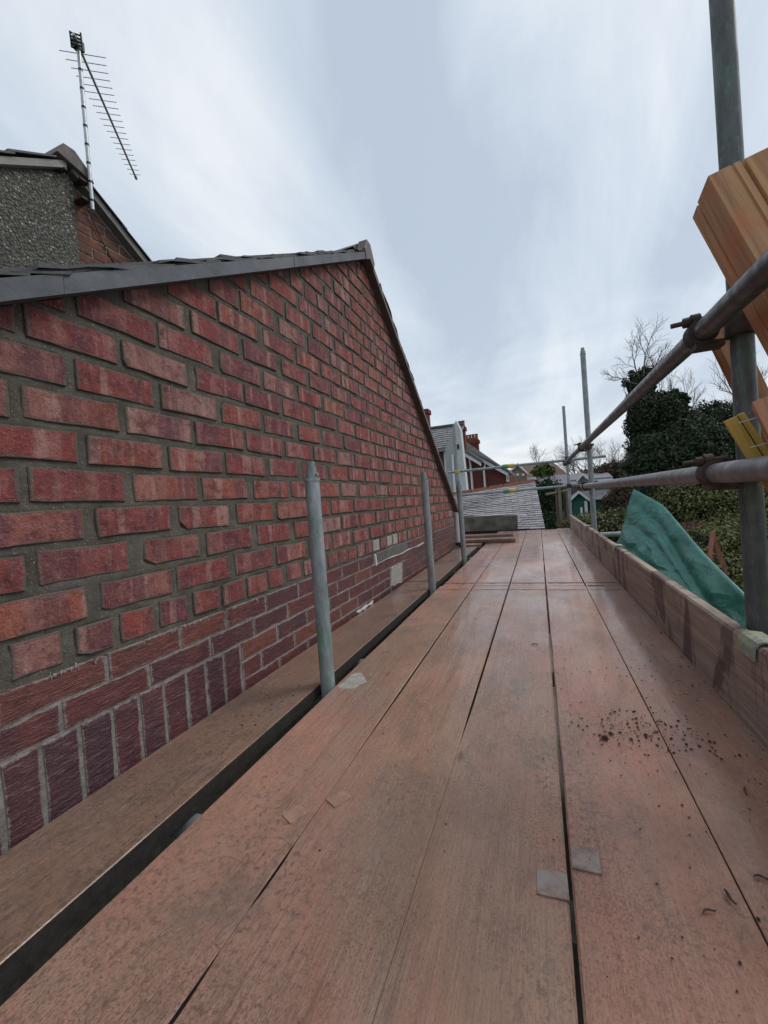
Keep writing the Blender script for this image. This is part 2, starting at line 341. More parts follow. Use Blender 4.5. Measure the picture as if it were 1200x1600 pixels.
def slate_mat(name, c, lich=(0.3, 0.3, 0.28), amt=0.5, rough=0.6):
    m = M(name, rough, 0.4); v = m.co()
    col = m.mix(m.rnd(), tuple(x * 0.75 for x in c), tuple(min(1, x * 1.25) for x in c))
    col = m.mix(m.ramp(m.noise(v, 12, 6, 0.75), [(0.45, 0.0), (0.7, amt)]), col, lich)
    m.color(col); m.bump(m.noise(v, 60, 5, 0.7), 0.4, 0.004); return m.m
def pebble_mat():
    m = M('pebbledash_render', 0.9, 0.2); v = m.co(per_object=False)
    vd = m.vor(v, 62); vc = m.vor(v, 62, out='Color')
    sp = m.n('ShaderNodeSeparateColor'); m.put(sp.inputs[0], vc)
    st = m.ramp(sp.outputs[0], [(0.0, (0.085, 0.082, 0.070)), (0.5, (0.16, 0.152, 0.13)), (0.8, (0.24, 0.235, 0.21)), (1.0, (0.55, 0.55, 0.52))])
    c = m.mix(m.ramp(vd, [(0.35, 0.0), (0.62, 0.9)]), st, (0.055, 0.052, 0.045))
    c = m.mix(m.ramp(m.noise(v, 3, 5, 0.6), [(0.45, 0.0), (0.7, 0.45)]), c, (0.06, 0.065, 0.055))
    m.color(c); m.bump(m.math('SUBTRACT', 1.0, vd), 0.9, 0.012); return m.m
def leaf_mat(name, a, b, c, rough=0.65):
    m = M(name, rough, 0.18)
    g = m.n('ShaderNodeNewGeometry')
    col = m.ramp(g.outputs['Random Per Island'], [(0.0, a), (0.5, b), (1.0, c)])
    m.color(col); return m.m
def tarp_mat():
    m = M('green_woven_tarpaulin', 0.38, 0.45); v = m.co(per_object=False)
    c = m.ramp(m.noise(v, 2.2, 6, 0.65), [(0.3, (0.014, 0.145, 0.115)), (0.7, (0.028, 0.225, 0.18))])
    c = m.mix(m.ramp(m.noise(v, 7, 8, 0.8), [(0.60, 0.0), (0.74, 0.4)]), c, (0.10, 0.31, 0.26))
    c = m.mix(m.ramp(m.noise(v, 3.2, 7, 0.7, 0.6), [(0.58, 0.0), (0.68, 0.6)]), c, (0.010, 0.07, 0.06))
    m.color(c)
    # creases: ridged noise, long folds plus fine crumple
    def ridged(n): return m.math('SUBTRACT', 1.0, m.math('MULTIPLY', m.math('ABSOLUTE', m.math('SUBTRACT', n, 0.5)), 5.0), clamp=True)
    r1 = ridged(m.noise(m.co((1.0, 0.5, 1.6), (0.6, 0.2, 0), False), 4.0, 2, 0.5, 0.6)); r2 = ridged(m.noise(m.co((1.6, 1.2, 1.0), (0.1, 0.5, 0), False), 9.0, 3, 0.55, 0.8))
    h = m.math('ADD', r1, m.math('MULTIPLY', r2, 0.28)); h = m.math('ADD', h, m.math('MULTIPLY', m.noise(v, 16, 4, 0.6, 0.5), 0.3))
    m.bump(h, 0.6, 0.014); return m.m
def ground_mat():
    m = M('rough_garden_lawn', 0.95, 0.1); v = m.co(per_object=False)
    c = m.ramp(m.noise(v, 0.5, 7, 0.65), [(0.35, (0.035, 0.05, 0.018)), (0.55, (0.055, 0.075, 0.025)), (0.7, (0.075, 0.062, 0.035))])
    c = m.mix(m.ramp(m.noise(v, 14, 5, 0.7), [(0.4, 0.5), (0.6, 0.0)]), c, (0.02, 0.027, 0.012))
    m.color(c); m.bump(m.noise(v, 25, 6, 0.7), 0.8, 0.05); return m.m
def wall_brick_tex(name, c1, c2, mort):
    """far brickwork, too distant to tell the bricks apart"""
    m = M(name, 0.9, 0.15)
    n = m.n('ShaderNodeTexBrick'); sp = m.n('ShaderNodeSeparateXYZ'); m.put(sp.inputs[0], m.tc.outputs['Object'])
    cb = m.n('ShaderNodeCombineXYZ'); m.put(cb.inputs[0], m.math('ADD', sp.outputs[0], sp.outputs[1])); m.put(cb.inputs[1], sp.outputs[2])
    m.put(n.inputs['Vector'], cb.outputs[0]); n.inputs['Scale'].default_value = 1.0
    n.inputs['Brick Width'].default_value = 0.235; n.inputs['Row Height'].default_value = 0.078; n.inputs['Mortar Size'].default_value = 0.008
    m.put(n.inputs['Color1'], c1); m.put(n.inputs['Color2'], c2); m.put(n.inputs['Mortar'], mort)
    m.color(m.mix(m.ramp(m.noise(m.co(per_object=False), 1.3, 5, 0.6), [(0.4, 0.0), (0.7, 0.5)]), n.outputs[0], tuple(x * 0.6 for x in c1))); return m.m

BRICK = brick_mat(); GLAZED = glazed_mat('dark_glazed_brick', False); SOLDIER = glazed_mat('combed_soldier_brick', True)
PALEBRICK = plain('grey_washed_brick', (0.33, 0.31, 0.29), 0.9, 0.3, 40, 0.1, bump=0.4, bd=0.004)
MORTAR = mortar_mat(); LIME = pale_mortar_mat()
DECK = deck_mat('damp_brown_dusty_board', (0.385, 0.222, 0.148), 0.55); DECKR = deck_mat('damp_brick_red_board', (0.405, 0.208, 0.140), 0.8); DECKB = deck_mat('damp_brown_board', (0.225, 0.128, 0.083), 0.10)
EDGE = plain('black_board_edge', (0.03, 0.026, 0.024), 0.8, 0.4, 40, bump=0.5, bd=0.004)  # board side faces, far darker than the tops
TOE = toe_mat(); MUDP = plain('mud_covered_patch', (0.33, 0.205, 0.145), 0.55, 0.25, 50, 0.4, bump=0.4)
GALV = tube_mat('galvanised_tube', (0.27, 0.30, 0.31)); GREENTUBE = tube_mat('green_stained_tube', (0.31, 0.345, 0.375), green=0.7)
DARKTUBE = tube_mat('dull_brown_grey_tube', (0.085, 0.075, 0.075), rust=0.25, metal=0.3, rough=0.38); GREYTUBE = tube_mat('scuffed_grey_tube', (0.20, 0.19, 0.195), rust=0.25, metal=0.3, rough=0.45)
BACKLITTUBE = tube_mat('backlit_mossy_tube', (0.095, 0.105, 0.11), green=0.22, rust=0.1, metal=0.2)  # backlit shade put into the dark base colour; green patches are stain
IRON = plain('rusty_coupler_iron', (0.065, 0.052, 0.045), 0.75, 0.4, 60, 0.4, 0.3, 0.4, 0.003, tint=(0.11, 0.07, 0.045))
YELLOW = plain('yellow_fitting_paint', (0.5, 0.40, 0.06), 0.6, 0.35, 40); GREENPAINT = plain('green_fitting_paint', (0.10, 0.26, 0.13), 0.6, 0.3, 40)
CLIPM = plain('flaking_clip_paint', (0.28, 0.32, 0.26), 0.75, 0.4, 90, bump=0.6, bd=0.004, tint=(0.36, 0.28, 0.05))
PATCH = plain('dull_zinc_patch', (0.215, 0.15, 0.12), 0.36, 0.4, 60, 0.5, 0.1, 0.5, tint=(0.26, 0.22, 0.20))
VERGE = plain('grey_plastic_verge', (0.088, 0.098, 0.115), 0.6, 0.32, 8, 0.25, bump=0.5, bd=0.005, tint=(0.13, 0.135, 0.145))
VERGEB = plain('shaded_brown_verge', (0.095, 0.072, 0.064), 0.55, 0.2, 12, 0.4, bump=0.15)  # right verge's underside shade is put into this brown; ridge pieces share it
SLATE = slate_mat('dark_edge_slate', (0.035, 0.036, 0.042), (0.13, 0.13, 0.12), 0.35); PALESLATE = slate_mat('bleached_slate', (0.29, 0.275, 0.29), (0.44, 0.42, 0.43), 0.7, 0.5)
HOUSESLATE = slate_mat('mauve_grey_slate', (0.22, 0.21, 0.225), (0.33, 0.33, 0.32), 0.4)
RIDGE = plain('grey_ridge_tile', (0.15, 0.135, 0.125), 0.85, 0.3, 20, bump=0.4)
PEBBLE = pebble_mat()
ALU = plain('dull_aluminium', (0.42, 0.44, 0.46), 0.45, 0.2, 30, 0.5, 0.6, 0.1); BLACK = plain('black_plastic', (0.02, 0.02, 0.022), 0.5, 0.2, 30)
WHITE = plain('white_painted_trim', (0.72, 0.73, 0.74), 0.55, 0.1, 10, bump=0.05)
TARP = tarp_mat()
CEMENT = plain('grey_cement_board', (0.12, 0.115, 0.098), 0.85, 0.5, 6, 0.3, bump=0.4, bd=0.004, tint=(0.22, 0.21, 0.19))
CLAY = plain('red_clay_ridge', (0.22, 0.075, 0.05), 0.9, 0.4, 8, bump=0.4, tint=(0.12, 0.09, 0.07))
REDB = wall_brick_tex('far_red_brickwork', (0.17, 0.05, 0.042), (0.12, 0.036, 0.034), (0.13, 0.08, 0.07))
BUFFB = wall_brick_tex('far_buff_brickwork', (0.27, 0.20, 0.16), (0.22, 0.16, 0.13), (0.26, 0.23, 0.2))
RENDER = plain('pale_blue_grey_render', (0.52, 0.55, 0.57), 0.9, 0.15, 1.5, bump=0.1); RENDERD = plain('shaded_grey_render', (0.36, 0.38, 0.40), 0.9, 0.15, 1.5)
BROWNROOF = plain('brown_roof_tiles', (0.12, 0.085, 0.07), 0.9, 0.3, 3, bump=0.3, bd=0.02, tint=(0.17, 0.075, 0.055))
GREYROOF = plain('grey_roof_tiles', (0.17, 0.175, 0.19), 0.85, 0.25, 4, bump=0.3, bd=0.02)
GLASS = plain('dark_window_glass', (0.04, 0.05, 0.06), 0.08, 0.2, 2, 0.6, bump=0)
SHEDG = plain('dark_green_shed_paint', (0.02, 0.10, 0.082), 0.7, 0.25, 4, bump=0.1); FELT = plain('grey_roofing_felt', (0.12, 0.125, 0.135), 0.95, 0.2, 6)
POSTW = wood_mat('silvered_post_wood', (0.20, 0.175, 0.13), (0.10, 0.085, 0.06), (14, 14, 1.2)); ORANGEW = wood_mat('orange_stained_lath', (0.30, 0.13, 0.09), (0.17, 0.075, 0.05), (14, 14, 1.2))
FENCEW = wood_mat('brown_fence_board', (0.15, 0.085, 0.06), (0.07, 0.04, 0.03), (14, 14, 1.2))
BARK = plain('grey_brown_bark', (0.075, 0.06, 0.05), 0.95, 0.4, 14, bump=0.6, bd=0.01); TWIG = plain('pale_bare_twig', (0.15, 0.125, 0.11), 0.9, 0.3, 14, bump=0)
IVY = leaf_mat('dark_ivy_leaf', (0.016, 0.026, 0.014), (0.034, 0.054, 0.028), (0.075, 0.098, 0.052)); EVG = leaf_mat('evergreen_leaf', (0.018, 0.028, 0.018), (0.034, 0.05, 0.03), (0.06, 0.08, 0.045))
HEDGE = leaf_mat('privet_leaf', (0.06, 0.068, 0.024), (0.12, 0.135, 0.048), (0.20, 0.21, 0.085)); DKHEDGE = leaf_mat('dark_hedge_leaf', (0.012, 0.022, 0.010), (0.02, 0.038, 0.015), (0.036, 0.06, 0.02))
BRNLEAF = leaf_mat('brown_winter_leaf', (0.05, 0.028, 0.02), (0.085, 0.05, 0.035), (0.12, 0.075, 0.05)); PALM = leaf_mat('yellow_green_leaf', (0.045, 0.07, 0.018), (0.08, 0.11, 0.03), (0.12, 0.15, 0.045))
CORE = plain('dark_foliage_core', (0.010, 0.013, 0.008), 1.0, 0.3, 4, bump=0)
GROUND = ground_mat(); DIRT = plain('dark_soil_crumb', (0.06, 0.034, 0.023), 0.9, 0.4, 60, bump=0.3); PATHM = plain('grey_concrete_path', (0.15, 0.14, 0.125), 0.95, 0.35, 3, bump=0.3, bd=0.01)

# ------------------------------------------------------------------ setting: ground
GZ = -1.9
g = MB(); n_ = 24
xs = [-600 + 1200 * i / n_ for i in range(n_ + 1)]
g.v = [Vector((x, y, GZ)) for y in xs for x in xs]
for j in range(n_):
    for i in range(n_): g.f.append([j*(n_+1)+i, j*(n_+1)+i+1, (j+1)*(n_+1)+i+1, (j+1)*(n_+1)+i]); g.sm.append(False)
tag(obj('ground', g, GROUND, origin=(0, 0, GZ)), kind='structure', label='rough garden lawn below the scaffold')
tag(obj('path', MB().box((-1.2, -4, GZ + 0.004), (3.2, 12.5, GZ + 0.03)), PATHM), kind='structure', label='grey concrete yard path below the scaffold')

# ------------------------------------------------------------------ the brick extension on the left
XW = -0.98
BL = lambda y: 1.033 + 0.563 * (y - 0.507)          # underside of left verge at the wall
BR = lambda y: 2.176 - 0.699 * (y - 2.568)          # underside of right verge at the wall
AY = (2.176 + 0.699 * 2.568 - 1.033 + 0.563 * 0.507) / (0.563 + 0.699); AZ = BL(AY)
YL, YR = -1.6, 5.02
ext = empty('brick_extension', (XW - 2, 2.3, GZ), 'red brick extension with gable, dark glazed plinth and slate roof beside the deck', 'house')
XB = XW - 0.013
wall_mb = MB().prism([(XB, YL, GZ), (XB, YR, GZ), (XB, YR, BR(YR) + 0.03), (XB, AY, AZ + 0.03), (XB, YL, BL(YL) + 0.03)], (-0.22, 0, 0))
wall = obj('gable_wall', wall_mb, MORTAR, ext, fixn=True)
lime = obj('pale_mortar_band', MB().box((XW, YL + 0.01, -0.40), (XW + 0.0055, 2.95, 0.283)), LIME, wall)
def clip(poly, a, b, c):
    """keep a*y + b*z <= c"""
    out = []
    for i in range(len(poly)):
        p, q = poly[i], poly[(i + 1) % len(poly)]
        dp, dq = a*p[0] + b*p[1] - c, a*q[0] + b*q[1] - c
        if dp <= 0: out.append(p)
        if dp * dq < 0:
            t = dp / (dp - dq); out.append((p[0] + (q[0]-p[0])*t, p[1] + (q[1]-p[1])*t))
    return out
def area(p): return 0.5 * sum(p[i][0]*p[(i+1) % len(p)][1] - p[(i+1) % len(p)][0]*p[i][1] for i in range(len(p)))
def rough_outline(poly, jit, step):
    out = []
    for i in range(len(poly)):
        p, q = poly[i], poly[(i + 1) % len(poly)]
        L = math.dist(p, q)
        if L < 0.006: continue
        k = max(1, min(7, int(L / step + 0.5)))
        for j in range(k):
            t = (j + (0 if j == 0 else U(-0.2, 0.2))) / k
            out.append((p[0] + (q[0]-p[0])*t + U(-jit, jit), p[1] + (q[1]-p[1])*t + U(-jit, jit)))
    return out
def chip(poly):
    if len(poly) != 4: return poly
    i = random.randrange(4); p, a, b = poly[i], poly[i-1], poly[(i+1) % 4]
    la, lb = math.dist(p, a), math.dist(p, b); da, db = min(U(0.006, 0.03), la * 0.4), min(U(0.006, 0.03), lb * 0.4)
    return poly[:i] + [(p[0]+(a[0]-p[0])*da/la, p[1]+(a[1]-p[1])*da/la), (p[0]+(b[0]-p[0])*db/lb, p[1]+(b[1]-p[1])*db/lb)] + poly[i+1:]
EDGEW = {}
def brick_piece(poly, x0, proud, jit=0.0022, step=0.055, bev=0.0022, chipp=0.25, tilt=0.0008, inner=True):
    if RND() < chipp: poly = chip(poly)
    out = rough_outline(poly, jit, step); n = len(out)
    if n < 3: return None
    cy, cz = sum(p[0] for p in out)/n, sum(p[1] for p in out)/n
    mb = MB(); ty, tz = U(-tilt, tilt) / 0.1, U(-tilt, tilt) / 0.04
    def ringv(f, x, tl):
        R_ = []
        for p in out:
            d = max(1e-6, math.hypot(p[0]-cy, p[1]-cz)); q = min(f, 0.3 * d)
            R_.append((x + (tl*(ty*(p[0]-cy) + tz*(p[1]-cz))), p[0] + q*(cy-p[0])/d, p[1] + q*(cz-p[1])/d))
        return R_
    A = ringv(bev, x0 + proud, 1); B = ringv(0, x0 + proud - bev * 0.9, 1); C = ringv(-0.001, x0 - 0.014, 0); I = ringv(0.016, x0 + proud + 0.0006, 1)
    quads = lambda a, b: [(b*n+i, b*n+(i+1) % n, a*n+(i+1) % n, a*n+i) for i in range(n)]
    mb.add(I + A + B + C, [tuple(range(n))] + quads(0, 1) + quads(1, 2) + quads(2, 3))
    mb.edge = [0.0] * n + [1.0] * (3 * n)
    return mb, (x0, cy, cz)
ROWS = {
 0: [(0.492,0.585),(0.613,0.698),(0.718,0.812),(0.830,0.924),(0.948,1.053),(1.070,1.174),(1.190,1.300),(1.316,1.409),(1.436,1.543),(1.569,1.657)],
 1: [(0.426,0.642),(0.678,0.878),(0.896,1.110),(1.138,1.352),(1.377,1.587),(1.625,1.827)],
 2: [(0.315,0.528),(0.553,0.756),(0.800,0.991),(1.017,1.233),(1.269,1.484),(1.518,1.714)],
 3: [(0.436,0.651),(0.681,0.889),(0.923,1.130),(1.169,1.375),(1.405,1.635),(1.668,1.842),(1.869,2.114),(2.140,2.357),(2.367,2.602)],
 4: [(0.318,0.532),(0.550,0.760),(0.785,1.000),(1.020,1.233),(1.269,1.494),(1.518,1.717),(1.747,1.963),(1.993,2.191),(2.237,2.469)],
 5: [(0.440,0.652),(0.674,0.881),(0.903,1.114),(1.135,1.345),(1.377,1.580),(1.617,1.837)],
 6: [(0.314,0.527),(0.550,0.760),(0.781,0.996),(1.011,1.233),(1.251,1.471),(1.499,1.714)],
 7: [(0.430,0.642),(0.664,0.867),(0.894,1.107),(1.134,1.343),(1.367,1.569),(1.610,1.800)],
 8: [(0.340,0.551),(0.568,0.769),(0.785,0.994),(1.032,1.254),(1.261,1.477),(1.504,1.734)],
 9: [(0.679,0.890),(0.903,1.110),(1.145,1.365),(1.385,1.604),(1.635,1.840)],
 10: [(0.582,0.785),(0.804,1.002),(1.030,1.248),(1.275,1.478),(1.519,1.714)],
 11: [(0.713,0.933),(0.950,1.143),(1.155,1.364),(1.404,1.614),(1.645,1.841)],
 12: [(0.875,1.104),(1.124,1.268),(1.282,1.487),(1.524,1.728)]}
GAUGE, HB = 0.0865, 0.0690
RECTS = {}
pieces = []                                   # (nearness, mb, origin, material)
def fill_right(row, ln, jt, yend):
    while row[-1][1] < yend:
        a = row[-1][1] + U(jt * 0.75, jt * 1.35); row.append((a, a + ln * U(0.96, 1.035)))
def fill_left(row, ln, jt, yend):
    while row[0][0] > yend:
        b = row[0][0] - U(jt * 0.75, jt * 1.35); row.insert(0, (b - ln * U(0.96, 1.03), b))
for k in range(-0, 23):
    ztop = 0.371 + GAUGE * k
    if ztop - HB > AZ: break
    hdr = k in (0, 6 + 9)
    ln, jt = (0.100, 0.020) if hdr else (0.211, 0.026)
    if k in ROWS: row = list(ROWS[k])
    else:
        s0 = 0.9 + (0.118 if k % 2 == 0 else 0.0) + U(-0.02, 0.02); row = [(s0, s0 + ln)]
    fill_left(row, ln, jt, 0.30); fill_right(row, ln, jt, YR)
    for (a, b) in row:
        b = min(b, YR - 0.004)
        if b - a < 0.03: continue
        dz0, dz1 = U(-0.003, 0.003), U(-0.003, 0.003)
        z0, z1 = ztop - HB + U(-0.002, 0.002), ztop + U(-0.002, 0.002)
        poly = [(a, z0 + dz0), (b, z0 + dz1), (b, z1 + dz1), (a, z1 + dz0)]
        poly = clip(poly, -0.563, 1, 1.033 - 0.563 * 0.507 - 0.004); 
        if len(poly) > 2: poly = clip(poly, 0.699, 1, 2.176 + 0.699 * 2.568 - 0.004)
        if len(poly) < 3 or area(poly) < 0.0006: continue
        far = b > 3.1
        RECTS.setdefault(k, []).append((a, b, z0, z1))
        r = brick_piece(poly, XW, U(0.0035, 0.0070), step=0.09 if far else 0.040, jit=0.0014, chipp=0.06 if far else 0.2)
        if r is None: continue
        mt = PALEBRICK if (k == 0 and 2.35 < a < 2.85 and RND() < 0.75) else BRICK
        cy = r[1][1]
        pieces.append((area(poly) / (1 + cy * cy) / cy, r[0], r[1], mt, 'brick'))
# lower red courses beyond the glazed plinth are glazed stretchers too
def glazed_row(z0, z1, row, mt=GLAZED, nm='glazed_brick'):
    for a, b in row:
        if b > YR: b = YR - 0.004
        if b - a < 0.03: continue
        r = brick_piece([(a, z0), (b, z0 + U(-.001, .001)), (b, z1), (a, z1 + U(-.001, .001))], XW + 0.004, U(0.003, 0.0045), jit=0.0014, step=0.04, bev=0.002, chipp=0.05, tilt=0.0004)
        pieces.append((10 - a * 0.5, r[0], r[1], mt, nm))
def from_perp(ps, j=0.007): return [(ps[i] + j/2, ps[i+1] - j/2) for i in range(len(ps) - 1)]
def ext_perp(ps, ln, y0, y1):
    ps = list(ps)
    while ps[0] > y0 + 1e-6: ps.insert(0, ps[0] - ln)
    while ps[-1] < y1: ps.append(ps[-1] + ln * U(0.97, 1.04))
    return ps
glazed_row(0.2275, 0.287, from_perp(ext_perp([0.674, 0.888, 1.07, 1.282, 1.506, 1.704], 0.217, 0.3, YR)))
glazed_row(0.1635, 0.2215, from_perp(ext_perp([0.569, 0.781, 0.996, 1.204, 1.416, 1.635], 0.217, 0.3, YR)))
sp = [0.455 - 0.0745 * 2, 0.455 - 0.0745, 0.455, 0.525, 0.601, 0.675, 0.746, 0.819, 0.895, 0.969, 1.045, 1.123]
glazed_row(-0.055, 0.157, from_perp(sp, 0.009), SOLDIER, 'soldier_brick')
for i, (z0, z1, st) in enumerate(((0.1, 0.157, 1.126), (0.036, 0.094, 1.126), (-0.028, 0.030, 1.126), (-0.092, -0.034, 1.126))):
    ps = [1.126, 1.126 + (0.21 if i % 2 == 0 else 0.105)]
    glazed_row(z0, z1, from_perp(ext_perp(ps, 0.216, 1.127, YR)))
# mortar between the red bricks: rough, lapping a little over the arrises
def mortar_grid(y0, y1, st):
    mb = MB(); ny = int((y1 - y0) / st) + 1; idx = {}
    for i in range(ny + 1):
        y = y0 + (y1 - y0) * i / ny; zt_ = min(BL(y), BR(y)) + 0.02; z = 0.272; j = 0
        while z <= zt_ + st:
            k = int(math.ceil((z - 0.371) / GAUGE - 1e-9)); din = 0.0
            for kk in (k, k - 1):
                for a, b, za, zb in RECTS.get(kk, ()):
                    if a < y < b and za < z < zb: din = max(din, min(y - a, b - y, z - za, zb - z))
            nz = mnoise.noise((y * 21, z * 27, 0)) + 0.6 * mnoise.noise((y * 60, z * 70, 5)); lap = 0.0006 + 0.0024 * nz
            t = min(1, max(0, (din - 0.0015) / 0.007)); x = XW + lap * (1 - t) + (-0.008) * t * t
            idx[(i, j)] = len(mb.v); mb.v.append(Vector((x, y, min(z, zt_)))); z += st; j += 1
    for (i, j), a in idx.items():
        q = [idx.get((i + 1, j)), idx.get((i + 1, j + 1)), idx.get((i, j + 1))]
        if None not in q: mb.f.append([a] + q); mb.sm.append(True)
    return mb
obj('mortar_joints', mortar_grid(0.26, 2.2, 0.0075), MORTAR, wall); obj('mortar_joints', mortar_grid(2.2, YR, 0.014), MORTAR, wall)
pieces.sort(key=lambda p: -p[0])
nb = 0; rest = {}
for near, mb, org, mt, nm in pieces:
    if nm == 'brick':
        nb += 1
        if nb > 300:
            rest.setdefault(mt, []).append(mb); continue
    obj(nm, mb, mt, wall, org)
for mt, l in rest.items():
    big = MB()
    big.edge = []
    for mb in l: big.add(mb.v, mb.f); big.edge += mb.edge
    tag(obj('far_brickwork', big, mt, wall), kind='stuff')
ef = MB()
for _ in range(330):
    y = 0.3 + 1.2 * RND() ** 1.2
    if mnoise.noise((y * 9, 4, 0)) < -0.05: continue
    z = 0.285 + random.gauss(0, 0.003); q = U(0.0006, 0.0020); h9 = 0.0008 + 0.0045 * RND() ** 2
    ef.add([(XW + 0.0102, y - q, z - h9), (XW + 0.0102, y + q, z - h9 * U(0.5, 1)), (XW + 0.0104, y + q * 0.6, z + h9), (XW + 0.0104, y - q * 0.7, z + h9 * U(0.5, 1)), (XW + 0.0118, y, z)], [(0, 1, 4), (1, 2, 4), (2, 3, 4), (3, 0, 4)])
tag(obj('salt_bloom', ef, plain('white_salt_bloom', (0.38, 0.37, 0.36), 0.9, 0.2, 60, 0.1, bump=0.2), wall), kind='stuff')
# cement smears and repairs low on the wall, white lime marks
def smear(poly, x, mt, nm):
    out = rough_outline(poly, 0.006, 0.03); cy = sum(p[0] for p in out)/len(out); cz = sum(p[1] for p in out)/len(out)
    n = len(out); mb = MB()
    mb.add([(x, *p) for p in out] + [(x - 0.014, p[0]*1.0 + (p[0]-cy)*0.12, p[1] + (p[1]-cz)*0.12) for p in out], [tuple(range(n))] + [(n+i, n+(i+1) % n, (i+1) % n, i) for i in range(n)])
    return obj(nm, mb, mt, wall, (x, cy, cz))
DARKCEM = plain('dark_cement_patch', (0.12, 0.115, 0.11), 0.9, 0.3, 40, bump=0.5, bd=0.004); LCEM = plain('light_cement_patch', (0.30, 0.29, 0.27), 0.9, 0.3, 40, bump=0.5, bd=0.004)
LIMEW = plain('white_lime_mark', (0.55, 0.54, 0.52), 0.8, 0.15, 40, bump=0.3)
smear([(2.42, 0.225), (3.05, 0.225), (3.05, 0.288), (2.42, 0.288)], XW + 0.014, DARKCEM, 'cement_patch')
smear([(2.62, 0.03), (2.86, 0.02), (2.9, 0.15), (2.66, 0.15)], XW + 0.013, LCEM, 'cement_patch')
smear([(2.40, 0.2205), (3.5, 0.222), (3.5, 0.229), (2.40, 0.2275)], XW + 0.016, LIMEW, 'lime_mark')
smear([(2.37, 0.218), (2.395, 0.218), (2.385, 0.285), (2.375, 0.285)], XW + 0.017, LIMEW, 'lime_mark')
smear([(2.06, 0.006), (2.28, 0.006), (2.28, 0.019), (2.06, 0.019)], XW + 0.016, LIMEW, 'lime_mark')
# verge, soffit, ridge end, slates
OV = 0.055; VX = XW + OV; VH = 0.036
roof = obj('roof', MB().prism([(XW - 0.02, YL, BL(YL) + 0.02), (XW - 0.02, AY, AZ + 0.02), (XW - 0.02, YR + 0.12, BR(YR + 0.12) + 0.02), (XW - 0.02, YR + 0.12, BR(YR + 0.12) + 0.07), (XW - 0.02, AY, AZ + 0.075), (XW - 0.02, YL, BL(YL) + 0.07)], (-2.1, 0, 0)), SLATE, ext, fixn=True)
def verge_piece(y0, y1, fn, h, mt, nm, off=0.0, x=None, th=0.012):
    xx = VX + off; 
    b0, b1 = fn(y0), fn(y1)
    mb = MB().prism([(xx, y0, b0), (xx, y1, b1), (xx, y1, b1 + h), (xx, y0, b0 + h)], (-th, 0, 0))
    mb.prism([(xx - th, y0, b0 + 0.001), (xx - th, y1, b1 + 0.001), (xx - th, y1, b1 + 0.012), (xx - th, y0, b0 + 0.012)], (-(OV - th + off - 0.001), 0, 0))   # soffit return
    mb.prism([(xx, y0, b0 + h), (xx, y1, b1 + h), (xx, y1, b1 + h + 0.008), (xx, y0, b0 + h + 0.008)], (-OV - 0.1, 0, 0))
    return obj(nm, mb, mt, ext, fixn=True)
ys = [YL, -0.45, 0.62, 1.6, AY - 0.03]
for i in range(4): verge_piece(ys[i], ys[i+1] - 0.002, lambda y: BL(y) - 0.004, VH, VERGE, 'verge_cap', off=0.002 * (i % 2))
ys = [AY + 0.03, 3.15, 4.02, YR + 0.1]
for i in range(3): verge_piece(ys[i], ys[i+1] - 0.002, lambda y: BR(y) - 0.004, VH, VERGEB, 'verge_cap', off=0.002 * (i % 2))
rp = [(VX + 0.008, AY - 0.06, AZ - 0.045), (VX + 0.008, AY, AZ - 0.01), (VX + 0.008, AY + 0.06, AZ - 0.05), (VX + 0.008, AY + 0.085, AZ + 0.0), (VX + 0.008, AY + 0.025, AZ + 0.098), (VX + 0.008, AY - 0.035, AZ + 0.098), (VX + 0.008, AY - 0.08, AZ + 0.02)]
obj('ridge_end_cap', MB().prism(rp, (-0.06, 0, 0)), VERGEB, ext, fixn=True, bevel=0.004)
obj('ridge_tile', MB().prism([(VX - 0.06, AY - 0.11, AZ + 0.03), (VX - 0.06, AY + 0.11, AZ + 0.03), (VX - 0.06, AY + 0.03, AZ + 0.092), (VX - 0.06, AY - 0.03, AZ + 0.092)], (-1.9, 0, 0)), VERGEB, ext, fixn=True)
def slate_course(fn, y, dy, col, up):
    """one riven slate lying on the slope; up = +1 when the slope rises with y"""
    x1 = VX - 0.004 + U(-0.016, 0.008) - col * 0.262; x0 = x1 - 0.255
    y0, y1 = (y, y + dy) if up > 0 else (y + dy, y)     # y0 = lower edge
    zl, zh = fn(y0) + VH + 0.021 + U(0, 0.008), fn(y1) + VH + 0.009
    t = U(0.006, 0.011); nx, ny = 3, 5; V = []
    for j_ in range(ny + 1):
        for i_ in range(nx + 1):
            e_ = U(-0.007, 0.005) if i_ == nx else 0; f_ = U(-0.010, 0.010) if j_ == 0 else 0
            V.append((lerp_(x0, x1, i_ / nx) + e_, lerp_(y0, y1, j_ / ny) + f_, lerp_(zl, zh, j_ / ny) + (U(-0.004, 0.004) if i_ == nx else U(-0.001, 0.001))))
    m_ = len(V); W = [(a, b, c - t * U(0.6, 1.3)) for a, b, c in V]; q = nx + 1
    F = [(j_*q+i_, j_*q+i_+1, (j_+1)*q+i_+1, (j_+1)*q+i_) for j_ in range(ny) for i_ in range(nx)]
    F += [tuple(m_ + k for k in f[::-1]) for f in F[:]]
    rim = list(range(q)) + [q*(j_+1)-1 for j_ in range(1, ny+1)] + [ny*q + i_ for i_ in range(nx-1, -1, -1)] + [j_*q for j_ in range(ny-1, 0, -1)]
    F += [(rim[k], m_ + rim[k], m_ + rim[(k+1) % len(rim)], rim[(k+1) % len(rim)]) for k in range(len(rim))]
    return obj('slate', MB().add(V + W, F), SLATE, roof, fixn=True)
def lerp_(a, b, t): return a + (b - a) * t
y = YL + 1.2
while y < AY - 0.12:
    for c_ in range(2): slate_course(BL, y + U(-0.01, 0.01), min(0.26, AY - y - 0.02), c_, 1)
    y += 0.098
